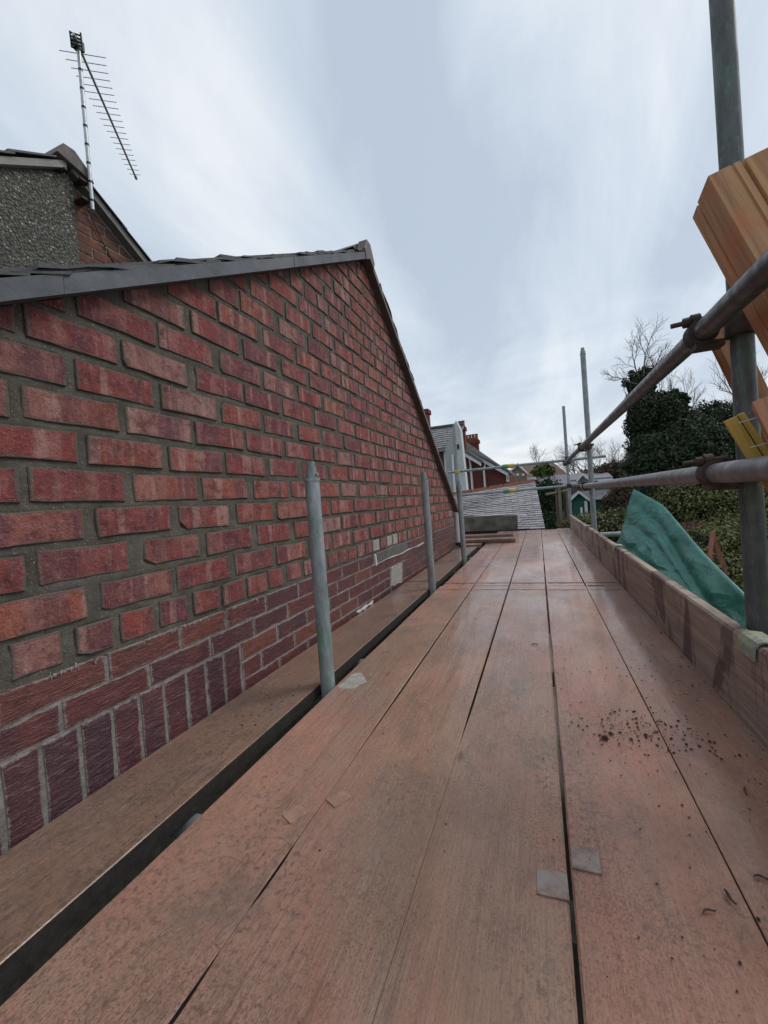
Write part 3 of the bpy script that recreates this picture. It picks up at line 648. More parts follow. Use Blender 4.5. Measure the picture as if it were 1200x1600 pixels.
y = AY + 0.06
while y < YR:
    for c_ in range(2): slate_course(BR, y + U(-0.01, 0.01), 0.24, c_, -1)
    y += 0.12
# downpipe top, black bracket at the far corner
obj('downpipe', MB().tube((XW + 0.03, YR + 0.07, -0.02), (XW + 0.03, YR + 0.07, 0.42), 0.034, 16).tube((XW + 0.03, YR + 0.07, 0.40), (XW - 0.1, YR + 0.1, 0.52), 0.034, 16), WHITE, ext)
obj('gutter_end', MB().box((XW - 0.02, YR - 0.02, -0.02), (XW + 0.10, YR + 0.12, 0.06)).tube((XW + 0.05, YR + 0.05, -0.3), (XW + 0.05, YR + 0.05, 0.0), 0.03, 12).tube((XW + 0.02, YR - 0.45, 0.0), (XW + 0.035, YR, 0.02), 0.012, 8), BLACK, ext)

# ------------------------------------------------------------------ the taller house behind
HX = -3.1; HA = (2.145, 3.20)
HZ = lambda y: HA[1] - 0.67 * abs(y - HA[0])
house = empty('pebbledash_house', (HX - 3, HA[0], GZ), 'taller house with pebbledash gable, brick flank and ridge tile behind the extension roof', 'house')
hw = obj('brick_flank', MB().prism([(HX, -3, GZ), (HX, 6.2, GZ), (HX, 6.2, HZ(6.2)), (HX, HA[0], HA[1]), (HX, -3, HZ(-3))], (-0.25, 0, 0)), LIME, house, fixn=True)
YB = 2.195
obj('pebbledash_panel', MB().prism([(HX - 0.05, 0.2, 1.0), (HX - 0.05, YB, 1.0), (HX - 0.05, YB, HZ(YB) - 0.02), (HX - 0.05, HA[0], HA[1] - 0.012), (HX - 0.05, 0.2, HZ(0.2) - 0.012)], (0.075, 0, 0)), PEBBLE, house, fixn=True, bevel=0.008)
HBRICK = brick_mat(); HBRICK.name = 'sooty_brown_brick'
DARKBR = plain('sooty_house_brick', (0.115, 0.058, 0.047), 0.9, 0.35, 30, 0.15, bump=0.4, bd=0.004, tint=(0.20, 0.075, 0.045))
for k in range(12):
    z0 = 2.28 + k * 0.076
    y = YB + 0.008 - (0.115 if k % 2 else 0.0)
    while y < 3.6:
        a, b = max(y, YB + 0.005), y + 0.222
        poly = [(a, z0), (b, z0), (b, z0 + 0.066), (a, z0 + 0.066)]
        poly = clip(poly, 0.67, 1, HA[1] + 0.67 * HA[0] - 0.03) if b - a > 0.03 else []
        if len(poly) > 2 and area(poly) > 0.0008:
            r = brick_piece(poly, HX, U(0.003, 0.007), step=0.08, chipp=0.05)
            if r: obj('brick', r[0], DARKBR, hw, r[1])
        y += 0.232
hv = 0.075
def hverge(y0, y1, nm, mt, h=0.055, dz=0.0, out=0.07):
    b0, b1 = HZ(y0) + dz, HZ(y1) + dz
    return obj(nm, MB().prism([(HX + out, y0, b0), (HX + out, y1, b1), (HX + out, y1, b1 + h), (HX + out, y0, b0 + h)], (-out - 0.5, 0, 0)), mt, house, fixn=True)
LVERGE = plain('pale_cement_verge', (0.27, 0.265, 0.25), 0.85, 0.2, 15, bump=0.3); RVERGE = plain('grey_stone_verge', (0.17, 0.165, 0.155), 0.85, 0.25, 15, bump=0.3)
hverge(-2.9, HA[0] - 0.02, 'verge', LVERGE, 0.05); hverge(HA[0] + 0.02, 6.1, 'verge', RVERGE, 0.06)
for i in range(9):
    y0 = HA[0] - 0.1 - i * 0.26
    obj('slate', MB().prism([(HX + 0.09, y0, HZ(y0) + 0.062), (HX + 0.09, y0 - 0.3, HZ(y0 - 0.3) + 0.078), (HX + 0.09, y0 - 0.3, HZ(y0 - 0.3) + 0.093), (HX + 0.09, y0, HZ(y0) + 0.074)], (-0.5, 0, 0)), SLATE, house, fixn=True)
    y0 = HA[0] + 0.12 + i * 0.26
    obj('slate', MB().prism([(HX + 0.09, y0, HZ(y0) + 0.062), (HX + 0.09, y0 + 0.3, HZ(y0 + 0.3) + 0.072), (HX + 0.09, y0 + 0.3, HZ(y0 + 0.3) + 0.082), (HX + 0.09, y0, HZ(y0) + 0.07)], (-0.5, 0, 0)), SLATE, house, fixn=True)
obj('ridge_tile', MB().prism([(HX + 0.10, HA[0] - 0.10, HA[1] + 0.035), (HX + 0.10, HA[0] + 0.16, HA[1] - 0.02), (HX + 0.10, HA[0] + 0.13, HA[1] + 0.05), (HX + 0.10, HA[0] + 0.03, HA[1] + 0.135), (HX + 0.10, HA[0] - 0.05, HA[1] + 0.13)], (-0.45, 0, 0)), RIDGE, house, fixn=True, bevel=0.006)
# aerial
ab = Vector((HX + 0.12, 2.255, 2.95)); atop = Vector((HX + 0.12, 2.255, 4.18))
aer = empty('television_aerial', ab, 'aluminium television aerial on a mast strapped to the brick gable', 'aerial')
mast = obj('mast', MB().tube(ab, atop, 0.0135, 14), ALU, aer)
for i in range(8):
    z = ab.z + 0.06 + i * 0.137
    obj('tape_band', MB().tube((ab.x, ab.y, z), (ab.x, ab.y, z + 0.016), 0.0150, 12), BLACK, mast)
obj('bracket', MB().box((HX, ab.y - 0.17, ab.z + 0.05), (HX + 0.02, ab.y - 0.145, ab.z + 0.21)).box((HX, ab.y - 0.07, ab.z + 0.05), (HX + 0.02, ab.y - 0.045, ab.z + 0.21)).box((HX + 0.005, ab.y - 0.17, ab.z + 0.19), (HX + 0.10, ab.y - 0.15, ab.z + 0.205)).box((HX + 0.005, ab.y - 0.065, ab.z + 0.055), (HX + 0.11, ab.y + 0.0, ab.z + 0.07)).box((HX + 0.005, ab.y - 0.065, ab.z + 0.19), (HX + 0.11, ab.y + 0.0, ab.z + 0.205)), IRON, aer)
ht = atop + Vector((0.012, 0.0, -0.05))
d_az = ray(440, 805); bd = Vector((d_az.x, d_az.y, 0)).normalized(); el = Vector((-bd.y, bd.x, 0))
BLEN = 1.22
boom = obj('boom', MB().tube(ht - bd * 0.10, ht + bd * BLEN, 0.010, 8).tube(ht + bd * (BLEN - 0.012), ht + bd * (BLEN + 0.02), 0.014, 8), ALU, aer)
for i in range(20):
    p = ht + bd * (0.05 + i * (BLEN - 0.07) / 19) + Vector((0, 0, 0.012)); L = 0.155 - 0.105 * (i / 19) ** 0.6
    obj('element', MB().tube(p - el * L, p + el * L, 0.0028, 5), ALU, boom)
hd = MB()
for i in range(4): hd.tube(ht - bd * 0.05 + Vector((0, 0, -0.035 + i * 0.026)) - el * 0.035, ht - bd * 0.06 + Vector((0, 0, -0.03 + i * 0.026)) + el * 0.035, 0.006, 6)
hd.box((atop.x - 0.026, atop.y - 0.03, atop.z - 0.055), (atop.x + 0.024, atop.y + 0.03, atop.z + 0.012))
for sg in (-1, 1): hd.tube(ht - bd * 0.05 + el * 0.034 * sg + Vector((0, 0, -0.05)), ht - bd * 0.06 + el * 0.034 * sg + Vector((0, 0, 0.055)), 0.006, 6)
obj('reflector_head', hd, BLACK, aer)
cb = MB(); p = Vector((HX + 0.03, ab.y + 0.03, ab.z + 0.05))
for q in ((HX + 0.012, 2.42, 2.78), (HX + 0.010, 2.58, 2.58), (HX + 0.010, 2.7, 2.4)): cb.tube(p, q, 0.004, 6); p = Vector(q)
obj('cable', cb, BLACK, aer)

# ------------------------------------------------------------------ scaffold boards
def board(name, x0, x1, y0, y1, z, mt, label, cat='board', group=None, sk=0.0, th=0.038, seg=40, bands=True, edge=None, gl=None, gr=None):
    """scaffold board along Y with slightly wavy arrises; sk = sideways drift over its length"""
    mb = MB(); n = seg; ph = U(0, 50)
    prof = [(0, -th), (0, -0.004), (0.004, 0), (1, 0), (1.0, -0.004), (1.0, -th)]
    for i in range(n + 1):
        t = i / n; y = y0 + (y1 - y0) * t
        wl = 0.0018 * mnoise.noise((ph, y * 3.1, 0)) + 0.0012 * mnoise.noise((ph, y * 11, 3)); wr = 0.0018 * mnoise.noise((ph + 9, y * 3.1, 0)) + 0.0012 * mnoise.noise((ph + 9, y * 11, 3))
        a, b = (x0 + wl + sk * t, x1 + wr + sk * t) if gl is None else (x0 + gl(y) / 2, x1 - gr(y) / 2); zz_ = z + (0.0015 if gl is None else 0.0003) * mnoise.noise((ph + 4, y * 1.3, 0)); ca, cb_ = (0.0018, 0.0018) if gl is None else (0.0008 + 0.4 * gl(y), 0.0008 + 0.4 * gr(y))
        mb.v += [Vector(p) for p in ((a, y, zz_ - th), (a, y, zz_ - ca), (a + ca, y, zz_), ((a*3+b)/4, y, zz_ + 0.0006), ((a+b)/2, y, zz_ - 0.0006), ((a+3*b)/4, y, zz_ + 0.0006), (b - cb_, y, zz_), (b, y, zz_ - cb_), (b, y, zz_ - th))]
    k = 9
    for i in range(n):
        for j in range(k): mb.f.append([i*k+j, i*k+(j+1) % k, (i+1)*k+(j+1) % k, (i+1)*k+j]); mb.sm.append(False)
    mb.f.append(list(range(k))); mb.sm.append(False); mb.f.append([n*k+j for j in range(k)][::-1]); mb.sm.append(False)
    o = obj(name, mb, mt, fixn=True); tag(o, label, cat, group)
    if edge is not None:
        o.data.materials.append(edge)
        for p in o.data.polygons:
            if abs(p.normal.x) > 0.8: p.material_index = 1
    return o
SEAM = 2.80; YE = 7.05
xsb = [-0.672, -0.4465, -0.2165, 0.0065, 0.2345, 0.470]
names = ['beside the dark gap', 'second from the dark gap', 'in the middle', 'second from the toe board', 'against the toe board']
zoff = [0.0, -0.0003, 0.0002, -0.0006, 0.0]
near_b = []
def sstep(a, b, y): t = min(1, max(0, (y - a) / (b - a))); return t * t * (3 - 2 * t)
GAPS = [lambda y: 0.004 * mnoise.noise((y * 2, 1, 1)) + 0.002,
        lambda y: 0.0006 + 0.0048 * sstep(0.80, 1.25, y) + 0.004 * sstep(0.62, 0.58, y) * sstep(0.49, 0.52, y) + 0.005 * sstep(0.42, 0.38, y) + 0.001 * mnoise.noise((y * 5, 3, 0)),
        lambda y: 0.0005 + 0.0052 * sstep(0.95, 1.2, y) + 0.0012 * mnoise.noise((y * 6, 5, 0)) * sstep(0.95, 1.2, y),
        lambda y: 0.0062 + 0.0022 * mnoise.noise((y * 5, 7, 0)), lambda y: 0.0016 + 0.0006 * mnoise.noise((y * 4, 9, 0)), lambda y: 0.004]
where = ['first from the dark gap', 'second from the dark gap', 'middle one', 'second from the toe board', 'along the toe board']
for i in range(5):
    near_b.append(board('scaffold_board', xsb[i], xsb[i+1], -1.1, SEAM - 0.004, zoff[i], DECK if i < 3 else DECKR, 'damp red brown scaffold board, near half of deck, ' + where[i], 'scaffold board', 'boards of the scaffold deck', edge=EDGE, gl=GAPS[i], gr=GAPS[i+1], seg=130))
far_b = []
for i in range(5):
    far_b.append(board('scaffold_board', xsb[i] + 0.003 + (0.008 if i == 0 else 0), xsb[i+1] - 0.003, SEAM + 0.004, YE + (0.03, 0, 0.05, -0.02, 0.1)[i], -zoff[i] - 0.001, DECKR, 'damp red brown scaffold board, far half of deck, ' + where[i], 'scaffold board', 'boards of the scaffold deck', sk=0.004 - 0.002 * i, edge=EDGE))
for bs, ye, sg in ((near_b, SEAM - 0.004, -1), (far_b, SEAM + 0.004, 1)):
    for i, b in enumerate(bs):
        a, c_ = xsb[i] + 0.012, xsb[i+1] - 0.008; y0 = ye + sg * 0.085; y1 = ye + sg * 0.115
        obj('end_band', MB().box((a, min(y0, y1), zoff[i] * (1 if sg < 0 else -1) + 0.0002), (c_, max(y0, y1), zoff[i] * (1 if sg < 0 else -1) + 0.0022)), DECKR, b)
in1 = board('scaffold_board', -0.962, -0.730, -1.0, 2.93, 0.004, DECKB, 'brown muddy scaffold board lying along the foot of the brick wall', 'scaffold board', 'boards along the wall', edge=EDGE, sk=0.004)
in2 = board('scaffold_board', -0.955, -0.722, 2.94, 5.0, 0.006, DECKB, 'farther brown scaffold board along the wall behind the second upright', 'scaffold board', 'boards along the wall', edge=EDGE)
board('scaffold_board', -1.02, -0.70, 5.16, 6.6, 0.012, DECK, 'far scaffold board round the house corner past the downpipe', 'scaffold board', 'boards along the wall', edge=EDGE)
def xboard(x0, x1, y0, y1, z, label):
    o = tag(obj('scaffold_board', MB().box((x0, y0, z - 0.036), (x1, y1, z)), DECKB, bevel=0.003), label, 'scaffold board', 'loose boards laid across'); return o
xboard(-0.99, -0.30, 5.35, 5.57, 0.052, 'short loose board laid across the deck near the house corner, the lower one')
xboard(-1.25, -0.36, 5.95, 6.17, 0.052, 'short loose board laid across the deck in front of the cement panel')
# metal patches on the boards
def patch(c, w, l, rz, parent, lift=0.0, mt=None):
    cx, cy = c; mb = MB(); n = 4; V = []
    for j in range(n + 1):
        for i in range(n + 1):
            x, y = (i/n - 0.5) * w, (j/n - 0.5) * l
            X_, Y_ = x*math.cos(rz) - y*math.sin(rz), x*math.sin(rz) + y*math.cos(rz)
            V.append((cx + X_, cy + Y_, 0.0020 + lift + 0.0014 * mnoise.noise((cx * 30 + i * 0.6, j * 0.6, 2)) + (0.0012 if j == 0 else 0)))
    F = [(j*(n+1)+i, j*(n+1)+i+1, (j+1)*(n+1)+i+1, (j+1)*(n+1)+i) for j in range(n) for i in range(n)]
    top = MB().add(V, F, True); m2 = len(V)
    rim = [i for i in range(n+1)] + [(j+1)*(n+1)-1 for j in range(1, n+1)] + [n*(n+1)+i for i in range(n-1, -1, -1)] + [j*(n+1) for j in range(n-1, 0, -1)]
    low = [(V[i][0], V[i][1], -0.004) for i in rim]
    top.add([V[i] for i in rim] + low, [(len(rim)+i, len(rim)+(i+1) % len(rim), (i+1) % len(rim), i) for i in range(len(rim))])
    return obj('metal_patch', top, mt or PATCH, parent, fixn=False)
patch((-0.018, 0.650), 0.044, 0.046, 0.02, near_b[2]); patch((0.033, 0.710), 0.041, 0.048, -0.02, near_b[3])
patch((-0.484, 0.675), 0.034, 0.04, -0.5, near_b[0], -0.0006, MUDP); patch((-0.418, 0.735), 0.032, 0.042, -0.5, near_b[1], -0.0006, MUDP)
cs = rough_outline([(-0.655, 1.20), (-0.60, 1.215), (-0.585, 1.27), (-0.63, 1.33), (-0.662, 1.30)], 0.006, 0.02); n9 = len(cs)
obj('cement_splash', MB().add([(x, y, 0.0016) for x, y in cs] + [(x + (x + 0.625) * 0.12, y + (y - 1.265) * 0.12, -0.001) for x, y in cs], [tuple(range(n9))] + [(n9+i, n9+(i+1) % n9, (i+1) % n9, i) for i in range(n9)]), LCEM, near_b[0])
obj('green_tape', MB().box((0.245, SEAM - 0.012, -0.002), (0.33, SEAM + 0.006, 0.0045)), GREENPAINT, near_b[4])

# toe boards
TX0, TX1, TZ = 0.428, 0.464, 0.218
def toe(y0, y1, dz, label, dx=0.0):
    n = 24; mb = MB(); k = 8; ph = U(0, 90)
    for i in range(n + 1):
        y = y0 + (y1 - y0) * i / n; w = 0.002 * mnoise.noise((ph, y * 2.5, 0)); c_ = 0.0035 * max(0, mnoise.noise((ph + 5, y * 9, 0)))
        mb.v += [Vector(p) for p in ((TX0 + dx + w, y, 0.003), (TX0 + dx + w, y, TZ + dz - 0.006 - c_), (TX0 + dx + w + 0.005 + c_, y, TZ + dz - c_ * 0.4), (TX0 + dx + w + 0.018, y, TZ + dz), (TX1 + dx + w - 0.005, y, TZ + dz), (TX1 + dx + w, y, TZ + dz - 0.006), (TX1 + dx + w, y, 0.003), (TX0 + dx + w + 0.018, y, 0.003))]
    for i in range(n):
        for j in range(k): mb.f.append([i*k+j, i*k+(j+1) % k, (i+1)*k+(j+1) % k, (i+1)*k+j]); mb.sm.append(False)
    mb.f.append(list(range(k))); mb.sm.append(False); mb.f.append([n*k+j for j in range(k)]); mb.sm.append(False)
    return tag(obj('toe_board', mb, TOE, fixn=True), label, 'toe board', 'toe boards along the deck edge')
toe(-0.6, 2.93, 0.0, 'stained weathered toe board nearest the viewer on edge along the deck')
toe(2.94, 4.66, -0.004, 'middle toe board between the two strap clips, beside the green tarpaulin', 0.003)
toe(4.67, 7.1, -0.008, 'farthest toe board running to the end of the deck', 0.001)

# ------------------------------------------------------------------ scaffold frame (tubes clamped together)
TR = 0.02415
scaf = empty('scaffold', (0, 3, GZ), 'steel tube scaffold with uprights, guard rails and couplers around the deck', 'scaffold')
def vtube(x, y, z1, mt, z0=GZ, spig=0.0, lean=(0, 0), nm='standard', label=None):
    p0, p1 = Vector((x - lean[0] * z0, y - lean[1] * z0, z0)), Vector((x + lean[0] * z1, y + lean[1] * z1, z1))
    o = obj(nm, MB().tube(p0, p1, TR, 28, hollow=0.86), mt, scaf)
    if label: o['label'] = label
    if spig:
        d = (p1 - p0).normalized()
        obj('spigot', MB().tube(p1 - d * 0.02, p1 + d * spig, TR * 0.72, 18, hollow=0.8).tube(p1 - d * 0.004, p1 + d * 0.006, TR * 1.1, 20).tube(p1 + d * spig * 0.42 + Vector((-TR, 0, 0)), p1 + d * spig * 0.42 + Vector((TR, 0, 0)), 0.006, 8), GALV, o)
    return o
vtube(-0.700, 1.215, 0.688, GREENTUBE, spig=0.042, label='green stained upright with a spigot in its top')
vtube(-0.705, 2.70, 0.725, GALV, spig=0.036)
vtube(-0.705, 3.98, 0.70, GALV, spig=0.034)
vtube(-1.43, 8.02, 2.02, GALV)
PX, PY = 0.489, 1.275
vtube(PX, PY, 2.75, BACKLITTUBE, label='thick dark backlit mossy upright nearest the viewer')
vtube(0.490, 4.52, 1.90, GALV, spig=0.055)
vtube(0.492, 7.75, 2.02, GALV)
RX = 0.402; RZT, RZB = 0.945, 0.600
def rail(p0, p1, mt, nm='guard_rail', label=None):
    o = obj(nm, MB().tube(p0, p1, TR, 28, hollow=0.86), mt, scaf)
    if label: o['label'] = label
    return o
rail((RX - 0.004, -0.5, RZT - 0.01), (RX + 0.03, 7.5, RZT + 0.09), DARKTUBE, label='upper guard rail running the length of the deck')
rail((RX, -0.5, RZB - 0.004), (RX + 0.028, 4.75, RZB + 0.022), GREYTUBE, label='lower guard rail running beside the deck')
rail((-1.62, 8.07, 1.115), (1.12, 8.03, 1.13), GALV, 'transom'); rail((-1.5, 8.07, 0.655), (1.3, 8.03, 0.675), GALV, 'transom')
rail((0.54, 4.60, 0.645), (0.56, 11.0, 0.72), GALV, 'ledger')
rail((0.44, 4.475, 0.14), (0.80, 4.475, 0.14), GALV, 'transom')
for y in (0.66, 1.56, 2.735, 4.45, 6.4): rail((-0.98 + 0.03, y, -0.068), (0.62, y + U(-0.03, 0.03), -0.068), GALV, 'transom')
rail((-0.752, -0.5, -0.118), (-0.752, 8.2, -0.118), GALV, 'ledger'); rail((0.545, -0.5, -0.118), (0.545, 8.2, -0.118), GALV, 'ledger')
# low board decks below the gap (dark)
def coupler(c, rail_dir, post=(0, 0, 1), off=0.048, side=-1, big=True):
    """right-angle coupler: one band round the rail, one round the upright, saddle between, eye bolts with nuts"""
    c = Vector(c); rd = Vector(rail_dir).normalized(); up = Vector(post)
    o = obj('coupler', MB().ring(c, rd, TR + 0.0005, TR + 0.0085, 0.044, 24), IRON, scaf)
    mid = c + Vector((off / 2, 0, 0))
    obj('saddle', MB().ring(c + Vector((off, 0, 0)) + rd * 0.0, up, TR + 0.0005, TR + 0.0085, 0.044, 24), IRON, o)
    bt = MB(); a = c + Vector((-TR - 0.004, 0, TR + 0.006)) 
    bt.tube(c + Vector((0.030, 0, TR + 0.012)), c + Vector((-0.062, 0, TR + 0.006)), 0.0062, 10)
    obj('bolt', bt, IRON, o)
    q = c + Vector((-0.036, 0, TR + 0.0075)); obj('nut', MB().tube(q, q + Vector((0.016, 0, 0.001)), 0.0125, 6), IRON, o)
    fl = MB().ring(c + Vector((-0.010, 0, TR + 0.009)), (1, 0, 0.05), 0.006, 0.0165, 0.018, 14)
    obj('flap', fl, IRON, o); obj('hinge', MB().obox(c + Vector((0.012, 0, -TR - 0.010)), Vector((0.03, 0, 0)), Vector((0, 0.02, 0)), Vector((0, 0, 0.008))), IRON, o)
    q = c + Vector((off + TR + 0.012, -0.03, 0.012)); obj('bolt', MB().tube(q, q + Vector((0.0, 0.075, 0)), 0.0062, 10).tube(q + Vector((0, 0.004, 0)), q + Vector((0, 0.018, 0)), 0.0125, 6), IRON, o)
    return o
def railz(y): return RZT - 0.01 + 0.10 * (y + 0.5) / 8.0
def railx(y): return RX - 0.004 + 0.034 * (y + 0.5) / 8.0
coupler((railx(1.27), 1.27, railz(1.27)), (0.00425, 1, 0.0125), off=0.082)
coupler((RX + 0.01, 1.262, RZB + 0.005), (0.005, 1, 0.005), off=0.080)
coupler((railx(4.47), 4.47, railz(4.47)), (0.00425, 1, 0.0125), off=0.06)
coupler((RX + 0.0265, 4.47, RZB + 0.0208), (0.005, 1, 0.005), off=0.055)
coupler((railx(7.44), 7.40, railz(7.44)), (0.00425, 1, 0.0125), off=0.06)
# yellow and green painted sleeves on the far transoms, fittings
for z, y in ((1.1215, 8.054), (0.6645, 8.054)):
    for x0, x1, mt in ((-0.60, -0.50, GREENPAINT), (-0.497, -0.38, YELLOW)): obj('fitting', MB().ring(((x0+x1)/2, y, z), (1, 0, 0.005), TR, TR + 0.016, x1 - x0, 18), mt, scaf)
obj('fitting', MB().ring((-1.43, 8.02, 1.115), (0, 0, 1), TR, TR + 0.016, 0.06, 16), YELLOW, scaf)
obj('fitting', MB().ring((-1.43, 8.02, 0.13), (0, 0, 1), TR, TR + 0.02, 0.07, 16), YELLOW, scaf)
obj('fitting', MB().ring((0.492, 7.75, 1.128), (0, 0, 1), TR, TR + 0.012, 0.07, 16), IRON, scaf); obj('fitting', MB().ring((0.492, 7.75, 0.67), (0, 0, 1), TR, TR + 0.012, 0.07, 16), IRON, scaf)
# strap clips over the toe board
def clip_strap(y, w, mt, flare=0.0):
    t = 0.004; zt = TZ + 0.002; P_ = [(PX - 0.01, zt - 0.002), (TX1 + 0.004, zt + 0.006), (TX0 + 0.012, zt + 0.009), (TX0 - 0.001, zt + 0.005), (TX0 - 0.009, zt - 0.008), (TX0 - 0.0115, zt - 0.034)]
    Q_ = [(x + (0 if i < 3 else t), z - t if i < 4 else z - 0.001) for i, (x, z) in enumerate(P_)]
    mb = MB(); n = len(P_); F = []
    ends = (y - w/2, y + w/2)
    V = [(x, yy, z) for yy in ends for x, z in P_] + [(x, yy, z) for yy in ends for x, z in Q_]
    for i in range(n - 1):
        F += [(i, i+1, n+i+1, n+i), (2*n+i+1, 2*n+i, 3*n+i, 3*n+i+1), (i+1, i, 2*n+i, 2*n+i+1), (n+i, n+i+1, 3*n+i+1, 3*n+i)]
    F += [(n-1, 2*n-1, 4*n-1, 3*n-1), (0, 2*n, 3*n, n)]
    return obj('toe_board_clip', mb.add(V, F), mt, scaf, fixn=True)
clip_strap(1.165, 0.085, CLIPM); clip_strap(2.945, 0.08, CLIPM); clip_strap(4.60, 0.09, CLIPM)

# ------------------------------------------------------------------ timber leaning on the rails (upper right)
def timber(name, P0, a, u, v, prof, L, mt, label, nails=()):
    P0, a, u, v = Vector(P0), Vector(a).normalized(), Vector(u).normalized(), Vector(v).normalized()
    R_ = Matrix((u, v, a)).transposed()          # local x=u, y=v, z=a (runs down the length)
    mb = MB(); n = len(prof); seg = 6; V = []
    for k in range(seg + 1): V += [Vector((p, q, L * k / seg)) for p, q in prof]
    F = [tuple(range(n)), tuple(range(seg*n, seg*n+n))[::-1]] + [(k*n+i, k*n+(i+1) % n, (k+1)*n+(i+1) % n, (k+1)*n+i) for k in range(seg) for i in range(n)]
    mb.add(V, F); o = obj(name, mb, mt, origin=(0, 0, 0), fixn=True, bevel=0.0012)
    o.matrix_world = Matrix.Translation(P0) @ R_.to_4x4(); ORG[o] = P0
    tag(o, label, 'timber')
    return o
TAN = wood_mat('sawn_orange_brown_timber', (0.46, 0.265, 0.14), (0.27, 0.145, 0.08), (30, 30, 1.6), fuzz=0.95); TAN2 = wood_mat('planed_brown_timber', (0.36, 0.185, 0.10), (0.17, 0.085, 0.048), (30, 30, 1.6), fuzz=0.3)
YEL = wood_mat('yellow_treated_batten', (0.50, 0.345, 0.085), (0.33, 0.21, 0.05), (30, 30, 1.6), fuzz=0.15); PINK = wood_mat('pinkish_cut_timber', (0.47, 0.235, 0.14), (0.30, 0.135, 0.075), (30, 30, 1.6), fuzz=0.5)
k_ = 0.90 / 0.78
A0 = Vector((0, 0, CAMH)) + (Vector((0.3351, 0.9688, 1.1585)) - Vector((0, 0, CAMH))) * k_
profA = [(0, 0), (0, 0.042), (0.004, 0.043), (0.004, 0.047), (0, 0.048), (0, 0.060), (0.012, 0.061), (0.012, 0.068), (0.001, 0.069), (0.001, 0.145), (0.075, 0.145), (0.116, 0.125), (0.116, 0.003), (0.080, 0.002), (0.078, 0.009), (0.071, 0.009), (0.069, 0.0)]
timber('frame_timber', A0, (0.2459, -0.1885, -0.9508), (0.0045, 0.9811, -0.1933), (0.9693, 0.0433, 0.2421), profA, 1.55, TAN, 'large grooved orange brown timber leaning high in front of the mossy upright')
# lower piece behind the upright
C0 = at(1092, 508, d=1.20); C1 = at(1150, 624, d=1.24); ca = (C1 - C0).normalized(); cr = (RC.transposed() @ Vector((1, 0.35, 0))).normalized(); cu = (cr - ca * cr.dot(ca)).normalized(); cvv = ca.cross(cu)
timber('batten', C0, ca, cu, cvv, [(0, 0), (0.072, 0), (0.072, 0.03), (0, 0.03)], 0.9, TAN2, 'brown batten passing behind the mossy upright below the upper rail')
timber('batten', Vector((0.4145, 1.0967, 0.7264)), (0.403, 0.0017, -0.9152), (-0.8879, 0.243, -0.3905), (-0.2218, -0.97, -0.0995), [(0.0135, 0), (0.0135, 0.022), (0.036, 0.022), (0.036, 0)], 0.7, YEL, 'wider yellow batten of the pair standing at the lower rail coupler')
timber('batten', Vector((0.4145, 1.0967, 0.7270)), (0.403, 0.0017, -0.9152), (-0.8879, 0.243, -0.3905), (-0.2218, -0.97, -0.0995), [(0, 0), (0, 0.021), (0.0118, 0.021), (0.0118, 0)], 0.7, YEL, 'narrow yellow batten of the pair, on the side away from the tarpaulin')
D0 = at(1175, 628, d=0.815)
tD = timber('timber_offcut', D0, (0.2249, -0.1823, -0.9508), (0.9216, -0.2814, 0.2674), (0.3297, 0.931, -0.1565), [(0, 0), (0.085, 0), (0.085, 0.04), (0, 0.04)], 0.9, PINK, 'pinkish cut timber with nails at the right edge above the lower rail')
for zz_ in (0.03, 0.085):
    o = obj('nail', MB().tube((-0.03, 0.02, zz_ - 0.004), (0.01, 0.02, zz_), 0.0012, 6), ALU, None, (0, 0, 0)); o.parent = tD

# ------------------------------------------------------------------ green tarpaulin over a stack beyond the toe board
def lerp(a, b, t): return a + (b - a) * t
def poly_at(pts, t):
    n = len(pts) - 1; i = min(n - 1, int(t * n)); f = t * n - i; return lerp(pts[i], pts[i+1], f)
ridge = [at(990, 764, Y=4.0), at(1038, 789, Y=3.55), at(1097, 862, Y=2.75), at(1178, 943, Y=2.05), at(1290, 1030, Y=1.55)]
near = [Vector((0.545, 3.95, -0.05)), Vector((0.535, 3.3, -0.12)), Vector((0.53, 2.6, -0.2)), Vector((0.525, 1.9, -0.35)), Vector((0.54, 1.4, -0.5))]
farl = [ridge[0] + Vector((0.25, 0.35, -0.9)), ridge[1] + Vector((0.35, 0.45, -0.7)), ridge[2] + Vector((0.45, 0.4, -0.6)), ridge[3] + Vector((0.5, 0.4, -0.6)), ridge[4] + Vector((0.5, 0.3, -0.6))]
NU, NV = 70, 60
mb = MB()
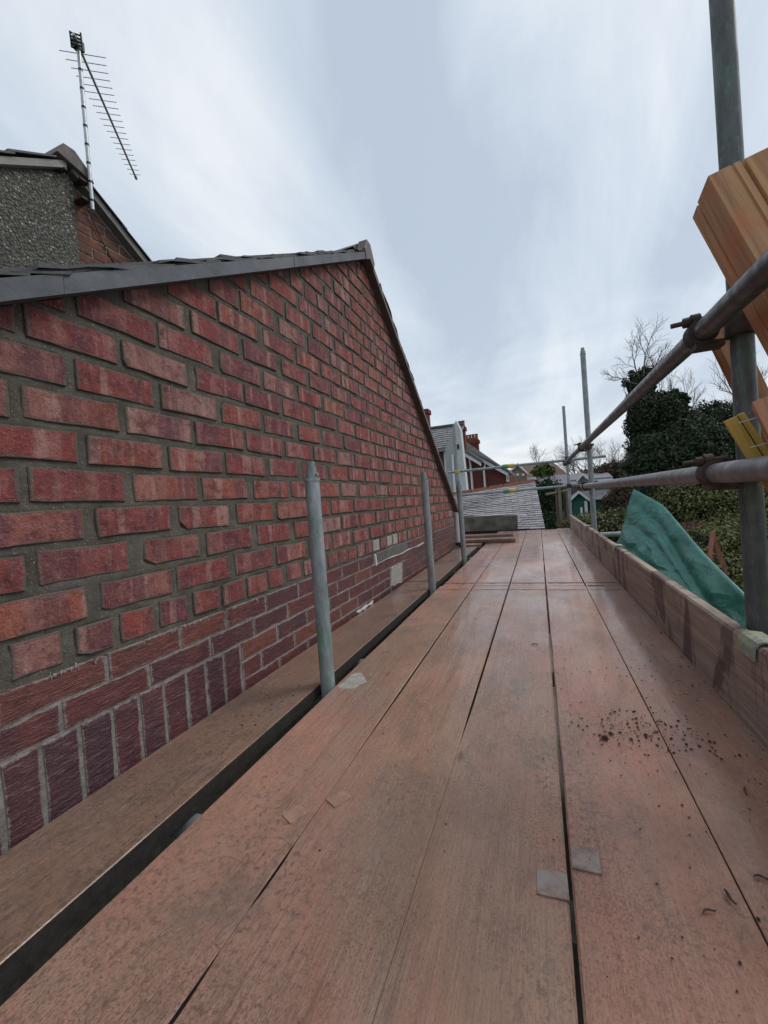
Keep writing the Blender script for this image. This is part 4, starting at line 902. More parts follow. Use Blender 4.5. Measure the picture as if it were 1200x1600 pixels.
def tarp_pt(u, v):
    r = poly_at(ridge, u)
    # smooth ridge a little
    r = (poly_at(ridge, max(0, u - 0.03)) + r + poly_at(ridge, min(1, u + 0.03))) / 3
    if v < 0.62:
        t = v / 0.62; a = poly_at(near, u); p = lerp(a, r, t); p.z += -0.05 * math.sin(math.pi * t) * (0.4 + u)
        for t0, sl, am, wd in ((0.86, -0.22, 0.045, 0.045), (0.60, 0.10, 0.022, 0.03), (0.30, 0.35, 0.02, 0.035)):     # long folds running down from the peak
            p += Vector((0.45, 0.2, -0.7)) * am * math.exp(-((t - t0 - sl * u) / wd) ** 2) * min(1, u * 5)
    else:
        t = (v - 0.62) / 0.38; b = poly_at(farl, u); p = lerp(r, b, t); p.z += 0.03 * math.sin(math.pi * t)
    w = min(1, min(abs(v - 0.62) * 9 + 0.25, 1))
    n1 = mnoise.noise((p.x * 3.1, p.y * 2.2, p.z * 4.0)); n2 = mnoise.noise((p.x * 9, p.y * 5.0 + 3, p.z * 10)); n3 = 1 - abs(mnoise.noise((p.y * 3.2 + p.z * 4, p.x * 2 + 7, p.z * 1.5))) * 2
    n4 = 1 - abs(mnoise.noise((p.y * 1.4 - p.z * 7, p.x * 3 + 1, p.y * 2.5))) * 2
    return p + Vector((-0.5, -0.3, 0.75)) * (0.022 * n1 + 0.004 * n2 + 0.016 * n3 + 0.013 * n4) * w
for j in range(NV + 1):
    for i in range(NU + 1): mb.v.append(tarp_pt(i / NU, j / NV))
for j in range(NV):
    for i in range(NU): mb.f.append([j*(NU+1)+i, j*(NU+1)+i+1, (j+1)*(NU+1)+i+1, (j+1)*(NU+1)+i]); mb.sm.append(True)
# close the end facing away along the deck down to the ground with a hanging fold
base = [at(990, 764, Y=4.0) + Vector((0.10, 0.12, -1.2)), Vector((0.60, 4.02, -1.2))]
tp = empty('tarpaulin', (0.9, 3.0, GZ), 'crumpled green tarpaulin draped over a peaked stack beyond the toe board', 'tarpaulin')
ts = obj('sheet', mb, TARP, tp); sm = ts.modifiers.new('thick', 'SOLIDIFY'); sm.thickness = 0.004
endf = MB(); top = [tarp_pt(0, j / NV) for j in range(NV + 1)]; nE = len(top)
for p in top: endf.v.append(p + Vector((0, 0.006, 0)))
for p in top: endf.v.append(Vector((lerp(p.x, 0.75, 0.25), p.y + 0.16 + 0.05 * math.sin(p.x * 40), GZ + 0.02)))
for i in range(nE - 1): endf.f.append([i, i+1, nE+i+1, nE+i]); endf.sm.append(True)
o_ = obj('end_fold', endf, TARP, tp); o_.modifiers.new('thick', 'SOLIDIFY').thickness = 0.004
# the stack under it: pallets of roof tiles, hidden by the sheet
skirt = MB(); bot = [tarp_pt(i / NU, 0) for i in range(NU + 1)]
for p in bot: skirt.v.append(p)
for i, p in enumerate(bot): skirt.v.append(Vector((p.x + 0.02 + 0.03 * math.sin(i * 0.9), p.y, GZ + 0.02)))
nS = len(bot)
for i in range(nS - 1): skirt.f.append([i, i+1, nS+i+1, nS+i]); skirt.sm.append(True)
o_ = obj('side_fold', skirt, TARP, tp); o_.modifiers.new('thick', 'SOLIDIFY').thickness = 0.004

# ------------------------------------------------------------------ low outhouse roof with bleached slates at the end of the deck
oh = empty('outhouse', (-0.7, 8.9, GZ), 'low outhouse with bleached slate roof and red ridge at the deck end', 'outhouse')
e0, e1 = at(722, 830, Y=7.60), at(852, 827, Y=7.62); r0, r1 = at(722, 771, Y=9.15), at(836, 752, Y=9.45)
e0 = e0 + (e0 - e1) * 0.9; r0 = r0 + (r0 - r1) * 0.9
OB = MB().add([e0 + Vector((0, 0, -0.03)), e1 + Vector((0, 0, -0.03)), r1 + Vector((0, 0, -0.03)), r0 + Vector((0, 0, -0.03)), Vector((e0.x, e0.y + 0.1, GZ)), Vector((e1.x, e1.y + 0.1, GZ)), Vector((r1.x, r1.y + 1.2, GZ)), Vector((r0.x, r0.y + 1.2, GZ)), r1 + Vector((0, 1.2, -0.8)), r0 + Vector((0, 1.2, -0.8))],
    [(0,1,2,3), (4,5,1,0), (5,6,8,2,1), (3,2,8,9), (7,4,0,3,9), (6,7,9,8)])
obj('wall', OB, REDB, oh, fixn=True)
oroof = obj('roof', MB().add([e0, e1, r1, r0, e0 + Vector((0, 0, -0.02)), e1 + Vector((0, 0, -0.02)), r1 + Vector((0, 0, -0.02)), r0 + Vector((0, 0, -0.02))], [(0,1,2,3), (7,6,5,4), (0,4,5,1), (1,5,6,2), (2,6,7,3), (3,7,4,0)]), SLATE, oh, fixn=True)
NC = 24; nrm = (e1 - e0).cross(r1 - e1).normalized()
for k in range(NC):
    t0, t1 = k / NC, (k + 1.5) / NC
    a0, a1 = lerp(e0, r0, t0), lerp(e1, r1, t0); b0, b1 = lerp(e0, r0, min(1, t1)), lerp(e1, r1, min(1, t1))
    W_ = (a1 - a0).length; ns = 11; off = 0.5 / ns if k % 2 else 0
    for s in range(-1, ns + 1):
        s0, s1 = max(0, s / ns + off + 0.0012), min(1, (s + 1) / ns + off - 0.0012)
        if s1 - s0 < 0.02: continue
        q = [lerp(a0, a1, s0) + nrm * (0.020 + U(0, 0.010)), lerp(a0, a1, s1) + nrm * (0.020 + U(0, 0.010)), lerp(b0, b1, s1) + nrm * 0.006, lerp(b0, b1, s0) + nrm * 0.006]
        lo = [p - nrm * 0.009 for p in q]
        obj('slate', MB().add(q + lo, [(0,1,2,3), (0,4,5,1), (1,5,6,2), (3,7,4,0)]), PALESLATE, oroof)
for i in range(9):
    t0, t1 = i / 9 + 0.004, (i + 1) / 9 - 0.004; a, b = lerp(r0, r1, t0), lerp(r0, r1, t1)
    obj('ridge_tile', MB().prism([a + Vector((0, -0.09, -0.03)), a + Vector((0, -0.03, 0.055)), a + Vector((0, 0.03, 0.055)), a + Vector((0, 0.1, -0.03))], b - a), CLAY, oh, fixn=True)
# weathered panel standing at the end of the deck
cp = [at(700, 810, Y=7.28), at(808, 806, Y=7.30)]
tag(obj('cement_panel', MB().prism([(-1.55, 7.25, 0.015), (-0.36, 7.27, 0.0), (-0.35, 7.27, 0.245), (-1.55, 7.25, 0.285)], (0, 0.03, 0)), CEMENT, fixn=True, bevel=0.003), 'mottled grey cement panel standing on edge at the far end of the deck', 'panel')

# ------------------------------------------------------------------ houses further off
def gable_house(name, label, x0, x1, y0, y1, eave, apex, wallm, roofm, ridge_axis='Y', group=None):
    h = empty(name, ((x0+x1)/2, (y0+y1)/2, GZ), label, 'house', group)
    o_ = 0.25
    if ridge_axis == 'Y':
        xm = (x0 + x1) / 2
        obj('wall', MB().prism([(x0, y0, GZ), (x1, y0, GZ), (x1, y0, eave), (xm, y0, apex), (x0, y0, eave)], (0, y1 - y0, 0)), wallm, h, fixn=True)
        sl = (apex - eave) / (xm - x0)
        r_ = MB()
        for sx, xe in ((-1, x0), (1, x1)):
            xo = xe + sx * o_; zo = eave - sl * o_
            r_.prism([(xo, y0 - o_, zo + 0.02), (xm, y0 - o_, apex + 0.02), (xm, y0 - o_, apex + 0.16), (xo, y0 - o_, zo + 0.16)], (0, y1 - y0 + 2*o_, 0))
        ro = obj('roof', r_, roofm, h, fixn=True)
        bb = MB()
        for sx, xe in ((-1, x0), (1, x1)):
            xo = xe + sx * (o_ + 0.02); zo = eave - sl * o_
            bb.prism([(xo, y0 - o_ - 0.02, zo - 0.16), (xm, y0 - o_ - 0.02, apex - 0.12), (xm, y0 - o_ - 0.02, apex + 0.04), (xo, y0 - o_ - 0.02, zo + 0.04)], (0, 0.05, 0))
        obj('bargeboard', bb, WHITE, h, fixn=True)
    else:
        ym = (y0 + y1) / 2
        obj('wall', MB().prism([(x0, y0, GZ), (x0, y1, GZ), (x0, y1, eave), (x0, ym, apex), (x0, y0, eave)], (x1 - x0, 0, 0)), wallm, h, fixn=True)
        sl = (apex - eave) / (ym - y0); r_ = MB()
        for sy, ye in ((-1, y0), (1, y1)):
            yo = ye + sy * o_; zo = eave - sl * o_
            r_.prism([(x0 - o_, yo, zo + 0.02), (x0 - o_, ym, apex + 0.02), (x0 - o_, ym, apex + 0.16), (x0 - o_, yo, zo + 0.16)], (x1 - x0 + 2*o_, 0, 0))
        obj('roof', r_, roofm, h, fixn=True)
        obj('fascia', MB().box((x0 - o_, y0 - o_ - 0.03, eave - sl*o_ - 0.1), (x1 + o_, y0 - o_, eave - sl*o_ + 0.06)), WHITE, h)
    return h
def window(h, x0, x1, z0, z1, y, axis='Y'):
    if axis == 'Y': f = obj('window', MB().box((x0, y - 0.06, z0), (x1, y + 0.02, z1)), WHITE, h); obj('pane', MB().box((x0 + 0.09, y - 0.075, z0 + 0.09), (x1 - 0.09, y - 0.03, z1 - 0.09)), GLASS, f)
    else: f = obj('window', MB().box((y - 0.02, x0, z0), (y + 0.06, x1, z1)), WHITE, h); obj('pane', MB().box((y + 0.03, x0 + 0.09, z0 + 0.09), (y + 0.075, x1 - 0.09, z1 - 0.09)), GLASS, f)
def chimney(h, c, w, d, z0, z1, pots):
    s = obj('chimney', MB().box((c[0]-w/2, c[1]-d/2, z0), (c[0]+w/2, c[1]+d/2, z1 - 0.25)).box((c[0]-w/2-0.08, c[1]-d/2-0.08, z1 - 0.25), (c[0]+w/2+0.08, c[1]+d/2+0.08, z1)), REDB, h)
    for i in range(pots):
        x = c[0] - w/2 + w * (i + 0.5) / pots
        obj('chimney_pot', MB().tube((x, c[1], z1 - 0.02), (x, c[1], z1 + 0.42), 0.13, 12, 0.10).ring((x, c[1], z1 + 0.42), (0, 0, 1), 0.06, 0.125, 0.06, 12), CLAY, s)
# (a) rendered rear wing with slate roof, seen past the verge
aw = empty('rendered_house', (-6, 18, GZ), 'pale rendered house end with mauve slate roof behind the right verge', 'house')
pa, pb = at(712, 657, Y=17.0), at(731, 782, Y=17.0)
x1a = at(712.5, 657, Y=17.0).x; x1b = at(731, 782, Y=17.0).x; zt = pa.z
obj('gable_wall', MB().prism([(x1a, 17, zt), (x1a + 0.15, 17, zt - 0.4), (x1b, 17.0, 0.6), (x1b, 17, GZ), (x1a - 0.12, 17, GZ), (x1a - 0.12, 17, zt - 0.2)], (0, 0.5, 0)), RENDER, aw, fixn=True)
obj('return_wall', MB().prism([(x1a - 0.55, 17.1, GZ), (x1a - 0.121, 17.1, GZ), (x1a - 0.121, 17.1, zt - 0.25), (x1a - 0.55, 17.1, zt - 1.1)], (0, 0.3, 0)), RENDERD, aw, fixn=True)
rl = at(660, 665, Y=17.3); re = at(706, 699, Y=17.3); 
rp = [Vector((-9, 19.2, zt + 0.15)), Vector((x1a + 0.05, 18.6, zt + 0.05)), Vector((x1a - 0.35, 17.2, re.z)), Vector((-9, 17.2, re.z - 0.15))]
ar = obj('roof', MB().add(rp + [p - Vector((0, 0, 0.12)) for p in rp], [(0,1,2,3), (7,6,5,4), (0,4,5,1), (1,5,6,2), (2,6,7,3), (3,7,4,0)]), HOUSESLATE, aw, fixn=True)
for k in range(10):
    t0, t1 = k / 10, (k + 1.25) / 10; nr = (rp[3] - rp[2]).cross(rp[1] - rp[2]).normalized(); nr = nr if nr.z > 0 else -nr
    for s in range(26):
        s0, s1 = s / 60 + (1 / 120 if k % 2 else 0), (s + 0.94) / 60 + (1 / 120 if k % 2 else 0)
        A_, B_ = lerp(lerp(rp[2], rp[1], t0), lerp(rp[3], rp[0], t0), s0), lerp(lerp(rp[2], rp[1], t0), lerp(rp[3], rp[0], t0), s1)
        C_, D_ = lerp(lerp(rp[2], rp[1], min(1, t1)), lerp(rp[3], rp[0], min(1, t1)), s1), lerp(lerp(rp[2], rp[1], min(1, t1)), lerp(rp[3], rp[0], min(1, t1)), s0)
        h1 = 0.04 + U(0, 0.012)
        if s < 24: obj('slate', MB().add([A_ + nr*h1, B_ + nr*h1, C_ + nr*0.012, D_ + nr*0.012, A_ + nr*0.01, B_ + nr*0.01], [(0,1,2,3), (4,5,1,0)]), HOUSESLATE, ar, fixn=True)
obj('ridge', MB().tube(rp[0] + Vector((0, 0, 0.04)), rp[1] + Vector((0, 0, 0.04)), 0.09, 10), SLATE, aw)
obj('rear_wall', MB().box((-9, 17.45, GZ), (x1a - 0.56, 17.9, re.z - 0.05)), REDB, aw)
q0, q1 = at(694, 700, Y=17.3), at(698, 738, Y=17.3)
obj('downpipe', MB().tube((q0.x, 17.38, q0.z), (q0.x, 17.38, GZ), 0.055, 10), WHITE, aw)
obj('downpipe', MB().tube((x1a - 0.25, 17.02, 2.4), (x1a - 0.25, 17.02, GZ), 0.05, 10), WHITE, aw)
w0 = at(715.5, 698, Y=17.0); obj('vent', MB().box((w0.x - 0.05, 16.94, w0.z - 0.09), (w0.x + 0.05, 17.02, w0.z + 0.09)), BLACK, aw)
cpt = at(669, 648, Y=15.5); chim = obj('chimney', MB().box((cpt.x - 0.25, 15.3, cpt.z - 1.5), (cpt.x + 0.02, 15.7, cpt.z + 0.02)).box((cpt.x - 0.3, 15.25, cpt.z + 0.02), (cpt.x + 0.07, 15.75, cpt.z + 0.18)), REDB, aw)
# (b) red brick terrace with white bargeboards
P26 = lambda x, y: at(x, y, Y=26.0)
bh = empty('brick_terrace_house', (-2.5, 29, GZ), 'dark red brick terrace house with white bargeboards and chimneys with pots', 'house')
bl, br_ = P26(724, 700), P26(796, 752)
pk = P26(727, 705); ev = P26(799, 744)
obj('wall', MB().prism([(bl.x - 2.5, 26, GZ), (br_.x, 26, GZ), (br_.x, 26, P26(794, 741).z), (P26(727, 704).x, 26, P26(727, 704).z - 0.05), (bl.x - 2.5, 26, P26(727, 704).z - 0.05)], (0, 6, 0)), REDB, bh, fixn=True)
def strip(pts, y, h, d, mt, nm, parent, dz=0.0):
    pts = [Vector((p.x, y, p.z + dz)) for p in pts]; mbs = MB()
    for a, b in zip(pts, pts[1:]): mbs.prism([a, b, b + Vector((0, 0, h)), a + Vector((0, 0, h))], (0, d, 0))
    return obj(nm, mbs, mt, parent, fixn=True)
strip([P26(737, 709), P26(794, 740)], 25.7, 0.22, 0.12, WHITE, 'bargeboard', bh, -0.16)
strip([P26(737, 706.5), P26(797, 738.5)], 25.6, 0.14, 6.2, GREYROOF, 'roof', bh)
strip([P26(727, 709), P26(754, 725)], 25.2, 0.22, 0.12, WHITE, 'bargeboard', bh, -0.16)
strip([P26(727, 706.5), P26(756, 723)], 25.1, 0.14, 1.2, GREYROOF, 'roof', bh)
obj('downpipe', MB().tube(P26(734.5, 715), P26(737.5, 752), 0.07, 8).tube(P26(737.5, 752), Vector((P26(737.5, 752).x, 26 - 0.1, GZ)), 0.07, 8), WHITE, bh)
q = P26(757, 722); obj('downpipe', MB().tube(Vector((q.x + 0.1, 25.85, q.z)), Vector((q.x - 0.05, 25.85, q.z - 0.5)), 0.06, 8).tube(Vector((q.x - 0.05, 25.85, q.z - 0.5)), Vector((q.x - 0.05, 25.85, GZ)), 0.06, 8), WHITE, bh)
window(bh, P26(791, 745).x, P26(794.5, 745).x + 0.02, P26(793, 753).z, P26(793, 743).z, 25.98)
mr0, mr1 = at(722, 688, Y=30), at(792, 734, Y=30)
obj('main_roof', MB().prism([(mr0.x - 3, 30, mr0.z + 0.1), (mr0.x + 0.2, 30, mr0.z - 0.05), (mr1.x, 30, mr1.z), (mr1.x, 30, mr1.z - 1), (mr0.x - 3, 30, mr1.z - 1)], (0, 1.5, 0)), plain('lichened_roof_tiles', (0.27, 0.27, 0.22), 0.9, 0.25, 3, bump=0.3, bd=0.02), bh, fixn=True)
c_ = at(722.5, 680, Y=29); chimney(bh, (c_.x, 29), 0.42, 0.5, c_.z - 1.6, at(722, 668, Y=29).z, 2)
c_ = at(738, 700, Y=31); chimney(bh, (c_.x, 31), 0.95, 0.5, c_.z - 1.2, at(738, 688.5, Y=31).z, 4)
# (c) bungalow with brown roof
P40 = lambda x, y: at(x, y, Y=40.0)
bx0, bx1 = P40(800, 745).x, P40(884, 745).x
bung = empty('bungalow', ((bx0+bx1)/2, 43, GZ), 'distant buff bungalow with brown tiled roof and white fascia', 'house')
zr, ze = P40(840, 721).z, P40(860, 744).z
obj('wall', MB().box((bx0, 40, GZ), (bx1 - 0.3, 48, ze)), BUFFB, bung)
obj('roof', MB().add([(bx0 - 0.3, 39.6, ze), (bx1 + 0.2, 39.6, ze), (P40(868, 722).x, 44, zr), (bx0 + 0.2, 44, zr), (bx0 - 0.3, 48.4, ze), (bx1 + 0.2, 48.4, ze)], [(0,1,2,3), (1,5,2), (5,4,3,2), (4,0,3), (0,4,5,1)]), BROWNROOF, bung, fixn=True)
obj('fascia', MB().box((bx0 - 0.3, 39.5, ze - 0.22), (bx1 + 0.2, 39.6, ze + 0.02)), WHITE, bung)
gx0, gx1 = P40(797, 748).x, P40(824, 748).x; gz = P40(811, 729).z
obj('gable', MB().prism([(gx0, 38.6, GZ), (gx1, 38.6, GZ), (gx1, 38.6, P40(824, 741).z), ((gx0+gx1)/2, 38.6, gz), (gx0, 38.6, P40(797, 741).z)], (0, 4, 0)), BUFFB, bung, fixn=True)
strip([P40(796, 742), P40(810.5, 728.5), P40(825, 742)], 38.4, 0.2, 0.3, WHITE, 'bargeboard', bung)
for xw in (810, 818.5): window(bung, P40(xw - 2, 742).x, P40(xw + 2, 742).x, P40(xw, 744.5).z, P40(xw, 741).z, 38.58)
# (d) grey garage roof, dark gabled house
P30 = lambda x, y: at(x, y, Y=30.0)
g0, g1 = P30(842, 750).x, P30(884, 750).x
ga = empty('garage', ((g0+g1)/2, 31.5, GZ), 'low grey roofed garage in front of the bungalow', 'garage')
obj('wall', MB().box((g0, 30, GZ), (g1, 33, P30(860, 757).z)), BUFFB, ga)
obj('roof', MB().prism([(g0 - 0.1, 29.7, P30(860, 758).z), (g0 - 0.1, 31.5, P30(860, 743).z), (g0 - 0.1, 33.2, P30(860, 758).z)], (g1 - g0 + 0.2, 0, 0)), GREYROOF, ga, fixn=True)
d0, d1, dz = P30(899, 748).x, P30(919, 748).x, P30(909, 742).z
hd_ = gable_house('gabled_house', 'dark roofed house with small white edged gable beyond the shed', d0 - 1.6, d1 + 1.6, 33, 39, at(905, 752, Y=33).z, at(905, 740.5, Y=33).z, BUFFB, GREYROOF, 'X')
obj('dormer_gable', MB().prism([(d0 * 1.1, 32.2, at(905, 754, Y=32).z), (d1 * 1.1, 32.2, at(905, 754, Y=32).z), ((d0 + d1) * 0.55, 32.2, at(905, 743.5, Y=32).z)], (0, 2.5, 0)), GREYROOF, hd_, fixn=True)
strip([Vector((d0 * 1.1, 0, at(905, 753, Y=32).z)), Vector(((d0 + d1) * 0.55, 0, at(905, 742.5, Y=32).z)), Vector((d1 * 1.1, 0, at(905, 753, Y=32).z))], 32.0, 0.13, 0.2, WHITE, 'bargeboard', hd_)
# (e) green shed
P20 = lambda x, y: at(x, y, Y=19.0)
s0, s1 = P20(893, 790).x, P20(917, 790).x; se, sa = P20(912, 781).z, P20(903, 770).z
sx1 = at(951, 785, Y=21.5).x
shed = empty('green_shed', ((s0+s1)/2, 21, GZ), 'dark green garden shed with white bargeboard behind the far uprights', 'shed')
sw_ = obj('wall', MB().prism([(s0, 19, GZ), (s1, 19, GZ), (s1, 19, se), ((s0+s1)/2, 19, sa), (s0, 19, se)], (0, 0.12, 0)).box((s0 + 0.02, 19.13, GZ), (sx1, 23, se - 0.04)), SHEDG, shed, fixn=True)
nbd = 16
for i in range(nbd):
    z0 = GZ + 0.05 + i * (se - GZ - 0.1) / nbd; hh = (se - GZ - 0.1) / nbd
    obj('weatherboard', MB().prism([(s0 + 0.01, 18.998, z0), (s0 + 0.01, 18.97, z0 + 0.004), (s0 + 0.01, 18.988, z0 + hh - 0.006), (s0 + 0.01, 18.998, z0 + hh - 0.006)], (s1 - s0 - 0.02, 0, 0)), SHEDG, sw_, fixn=True)
    obj('weatherboard', MB().prism([(s1 + 0.1, 19.128, z0), (s1 + 0.1, 19.10, z0 + 0.004), (s1 + 0.1, 19.118, z0 + hh - 0.006), (s1 + 0.1, 19.128, z0 + hh - 0.006)], (sx1 - s1 - 0.1, 0, 0)), SHEDG, sw_, fixn=True)
obj('roof', MB().add([(s1 + 0.1, 18.85, se - 0.02), (sx1 + 0.15, 18.95, se - 0.02), (sx1 + 0.1, 21, sa + 0.03), ((s0+s1)/2, 18.85, sa + 0.05), (s0 - 0.1, 18.85, se - 0.02), (s0 - 0.1, 23, se)], [(0,1,2,3), (3,2,5,4)]), FELT, shed)
strip([Vector((s0 - 0.12, 0, se - 0.1)), Vector(((s0+s1)/2, 0, sa - 0.02)), Vector((s1 + 0.12, 0, se - 0.1))], 18.78, 0.11, 0.06, WHITE, 'bargeboard', shed)
obj('corner_post', MB().box((s1 - 0.09, 18.93, GZ), (s1 + 0.02, 18.97, se - 0.05)), WHITE, shed)
obj('door_trim', MB().box((s0 + 0.32, 18.9, GZ + 0.3), (s0 + 0.40, 18.96, se - 0.3)).obox((s0 + 0.25, 18.93, GZ + 1.25), Vector((0.16, 0, 0.2)), Vector((0, 0.02, 0)), Vector((-0.025, 0, 0.02))), WHITE, shed)
# grey flat roofed outbuilding strip behind the tube
fo = [P30(905, 756), P30(1005, 752)]
tag(obj('flat_roof_outbuilding', MB().box((P30(905, 760).x, 27, GZ), (P30(1010, 760).x, 31, at(950, 757, Y=27).z)).box((P30(903, 760).x, 26.9, at(950, 757, Y=27).z), (P30(1012, 760).x, 31.1, at(950, 752, Y=27).z)), FELT), 'long low outbuilding with pale flat roof behind the lower guard rail', 'outbuilding')
ck = at(984, 744, Y=26.5); tag(obj('chimney_stack', MB().box((ck.x - 0.16, 26.3, GZ), (ck.x + 0.16, 26.6, ck.z)).box((ck.x - 0.2, 26.25, ck.z), (ck.x + 0.2, 26.65, ck.z + 0.12)).tube((ck.x, 26.45, ck.z + 0.1), (ck.x, 26.45, ck.z + 0.32), 0.1, 10), GREYROOF), 'small grey chimney stack above the flat outbuilding roof', 'chimney')

# ------------------------------------------------------------------ vegetation
def leaf_quad(mb, p, nrm, s, asp=1.6):
    n = nrm.normalized(); t = n.orthogonal().normalized(); a = U(0, 6.283); t = (t * math.cos(a) + n.cross(t) * math.sin(a)); b = n.cross(t)
    h = s * 0.22
    mb.add([p - t*s*0.5*asp, p - b*s*0.5 + n*h, p + t*s*0.5*asp, p + b*s*0.5 + n*h], [(0, 1, 2), (0, 2, 3)])
def rv(): 
    while True:
        v = Vector((U(-1, 1), U(-1, 1), U(-1, 1)))
        if 0.05 < v.length < 1: return v.normalized()
def blob_leaves(mb, c, r, n, s, spread=0.42, squash=(1, 1, 1)):
    for _ in range(n):
        d = rv(); k = 1 - spread * RND() ** 1.5 + 0.20 * mnoise.noise((d * 2.3 + c)) + 0.12 * mnoise.noise((d * 6 + c)) + (0.12 * RND() if RND() < 0.12 else 0)
        p = c + Vector((d.x*r.x, d.y*r.y, d.z*r.z)) * k
        leaf_quad(mb, p, (d + rv() * 0.8), s * U(0.6, 1.3))
def satellites(mb, c, r, n, s, leaf_n):
    for _ in range(n):
        d = rv(); d.z = d.z * 0.8 + 0.15; q = c + Vector((d.x*r.x, d.y*r.y, d.z*r.z)) * U(0.85, 1.12)
        k = U(0.16, 0.34); blob_leaves(mb, q, r * k, leaf_n, s, 0.8)
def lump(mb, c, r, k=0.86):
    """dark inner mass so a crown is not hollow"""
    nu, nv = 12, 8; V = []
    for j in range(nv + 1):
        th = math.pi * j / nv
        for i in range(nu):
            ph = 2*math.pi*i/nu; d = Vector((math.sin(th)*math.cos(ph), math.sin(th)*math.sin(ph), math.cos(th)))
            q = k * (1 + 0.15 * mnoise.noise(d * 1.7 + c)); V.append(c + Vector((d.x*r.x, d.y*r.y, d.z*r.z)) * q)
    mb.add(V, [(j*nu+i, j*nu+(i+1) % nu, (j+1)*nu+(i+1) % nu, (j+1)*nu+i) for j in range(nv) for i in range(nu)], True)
def shrub(name, label, cat, blobs, leafm, s, dens, group=None, stem=True, core=0.82):
    """blobs: (centre, radii)"""
    c0 = blobs[0][0]; t = empty(name, (c0.x, c0.y, GZ), label, cat, group)
    lv, co = MB(), MB()
    for c, r in blobs:
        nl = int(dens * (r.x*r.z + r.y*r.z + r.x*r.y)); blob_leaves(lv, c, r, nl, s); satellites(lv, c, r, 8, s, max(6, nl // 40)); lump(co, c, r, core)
    f = obj('foliage', lv, leafm, t); f['kind'] = 'stuff'
    obj('inner_core', co, CORE, t)  # solid near-black lumps filling the inside of the foliage
    if stem: obj('stem', MB().tube((c0.x, c0.y, GZ), (c0.x, c0.y, c0.z), 0.06, 8), BARK, t)
    return t
def bare(mb, p, d, L, r, depth, tips=None, spread=0.5, up=0.15):
    n = 3; q = p
    for i in range(n):
        d = (d + rv() * 0.16 + Vector((0, 0, up * 0.3))).normalized(); q2 = q + d * L / n
        mb.tube(q, q2, r * (1 - 0.25*i/n), 5 if r > 0.02 else 3, r * (1 - 0.25*(i+1)/n), caps=False); q = q2
        if depth > 0 and i < n - 1:
            dd = (d + rv() * spread * 1.5).normalized(); bare(mb, q, dd, L * U(0.45, 0.7), r * 0.5, depth - 1, tips, spread, up)
    if depth > 0:
        for _ in range(2): bare(mb, q, (d + rv() * spread).normalized(), L * U(0.6, 0.82), r * 0.62, depth - 1, tips, spread, up)
# ivy-clad tree
YT = 17.0; T = lambda x, y, dy=0: at(x, y, Y=YT + dy)
sc_ = YT / 650.0
ivy = empty('ivy_clad_tree', Vector((T(1040, 760).x, YT, GZ)), 'tall dark ivy clad tree with bare branches sticking out of its top', 'tree')
lv, co = MB(), MB()
def px_r(px): return px * sc_ * 0.96
for x, y, rx, ry, dn in ((1002, 602, 17, 22, 1), (1003, 640, 17, 30, 1), (1010, 672, 24, 26, 1), (1030, 640, 26, 24, 1), (1048, 628, 20, 12, 1), (1056, 648, 18, 16, 1), (1040, 676, 40, 34, 1), (1035, 715, 44, 36, 1), (1075, 690, 36, 32, 1), (1045, 750, 46, 34, 1), (1085, 735, 44, 40, 1)):
    c = T(x, y, U(-0.5, 0.5)); r = Vector((px_r(rx), px_r((rx + ry) / 2) , px_r(ry)))
    blob_leaves(lv, c, r, int(4600 * (r.x*r.z*2 + 0.3)), 0.068, 0.5); satellites(lv, c, r, 12, 0.07, 110); lump(co, c, r, 0.74)
f = obj('crown', lv, IVY, ivy); f['kind'] = 'stuff'; obj('inner_core', co, CORE, ivy)
tx = T(1012, 720).x
obj('trunk', MB().tube((tx + 0.4, YT, GZ), (tx, YT, 1.5), 0.42, 12, 0.3).tube((tx, YT, 1.5), T(1003, 600), 0.3, 10, 0.14), BARK, ivy)
brn = MB(); random.seed(21)
for (x, y, dx, dz, L) in ((1000, 592, -0.5, 0.9, 1.35), (1006, 588, 0.05, 1, 1.5), (1012, 590, 0.55, 1, 1.2), (996, 600, -0.9, 0.35, 1.1), (1020, 600, 0.25, 1, 0.95)):
    bare(brn, T(x, y), Vector((dx, U(-0.3, 0.3), dz)).normalized(), L * 0.46, 0.026, 4, spread=0.6, up=0.15)
for (x, y, dx, dz, L) in ((1050, 640, 0.2, 1, 1.1), (1062, 640, 0.5, 0.9, 1.1), (1040, 632, -0.1, 1, 0.9), (1070, 655, 0.7, 0.8, 0.9)):
    bare(brn, T(x, y), Vector((dx, U(-0.3, 0.3), dz)).normalized(), L * 0.46, 0.018, 4, spread=0.5, up=0.2)
obj('bare_branches', brn, TWIG, ivy)
random.seed(5)
shrub('evergreen_tree', 'dark bushy evergreen tree to the right of the ivy clad one', 'tree', [(at(1110, 690, Y=19), Vector((1.1, 1.1, 1.35))), (at(1125, 672, Y=19), Vector((0.7, 0.8, 1.0))), (at(1100, 735, Y=19), Vector((1.3, 1.2, 1.3))), (at(1140, 735, Y=19), Vector((1.3, 1.2, 1.4))), (at(1165, 745, Y=19), Vector((1.2, 1.2, 1.1)))], EVG, 0.07, 1700)
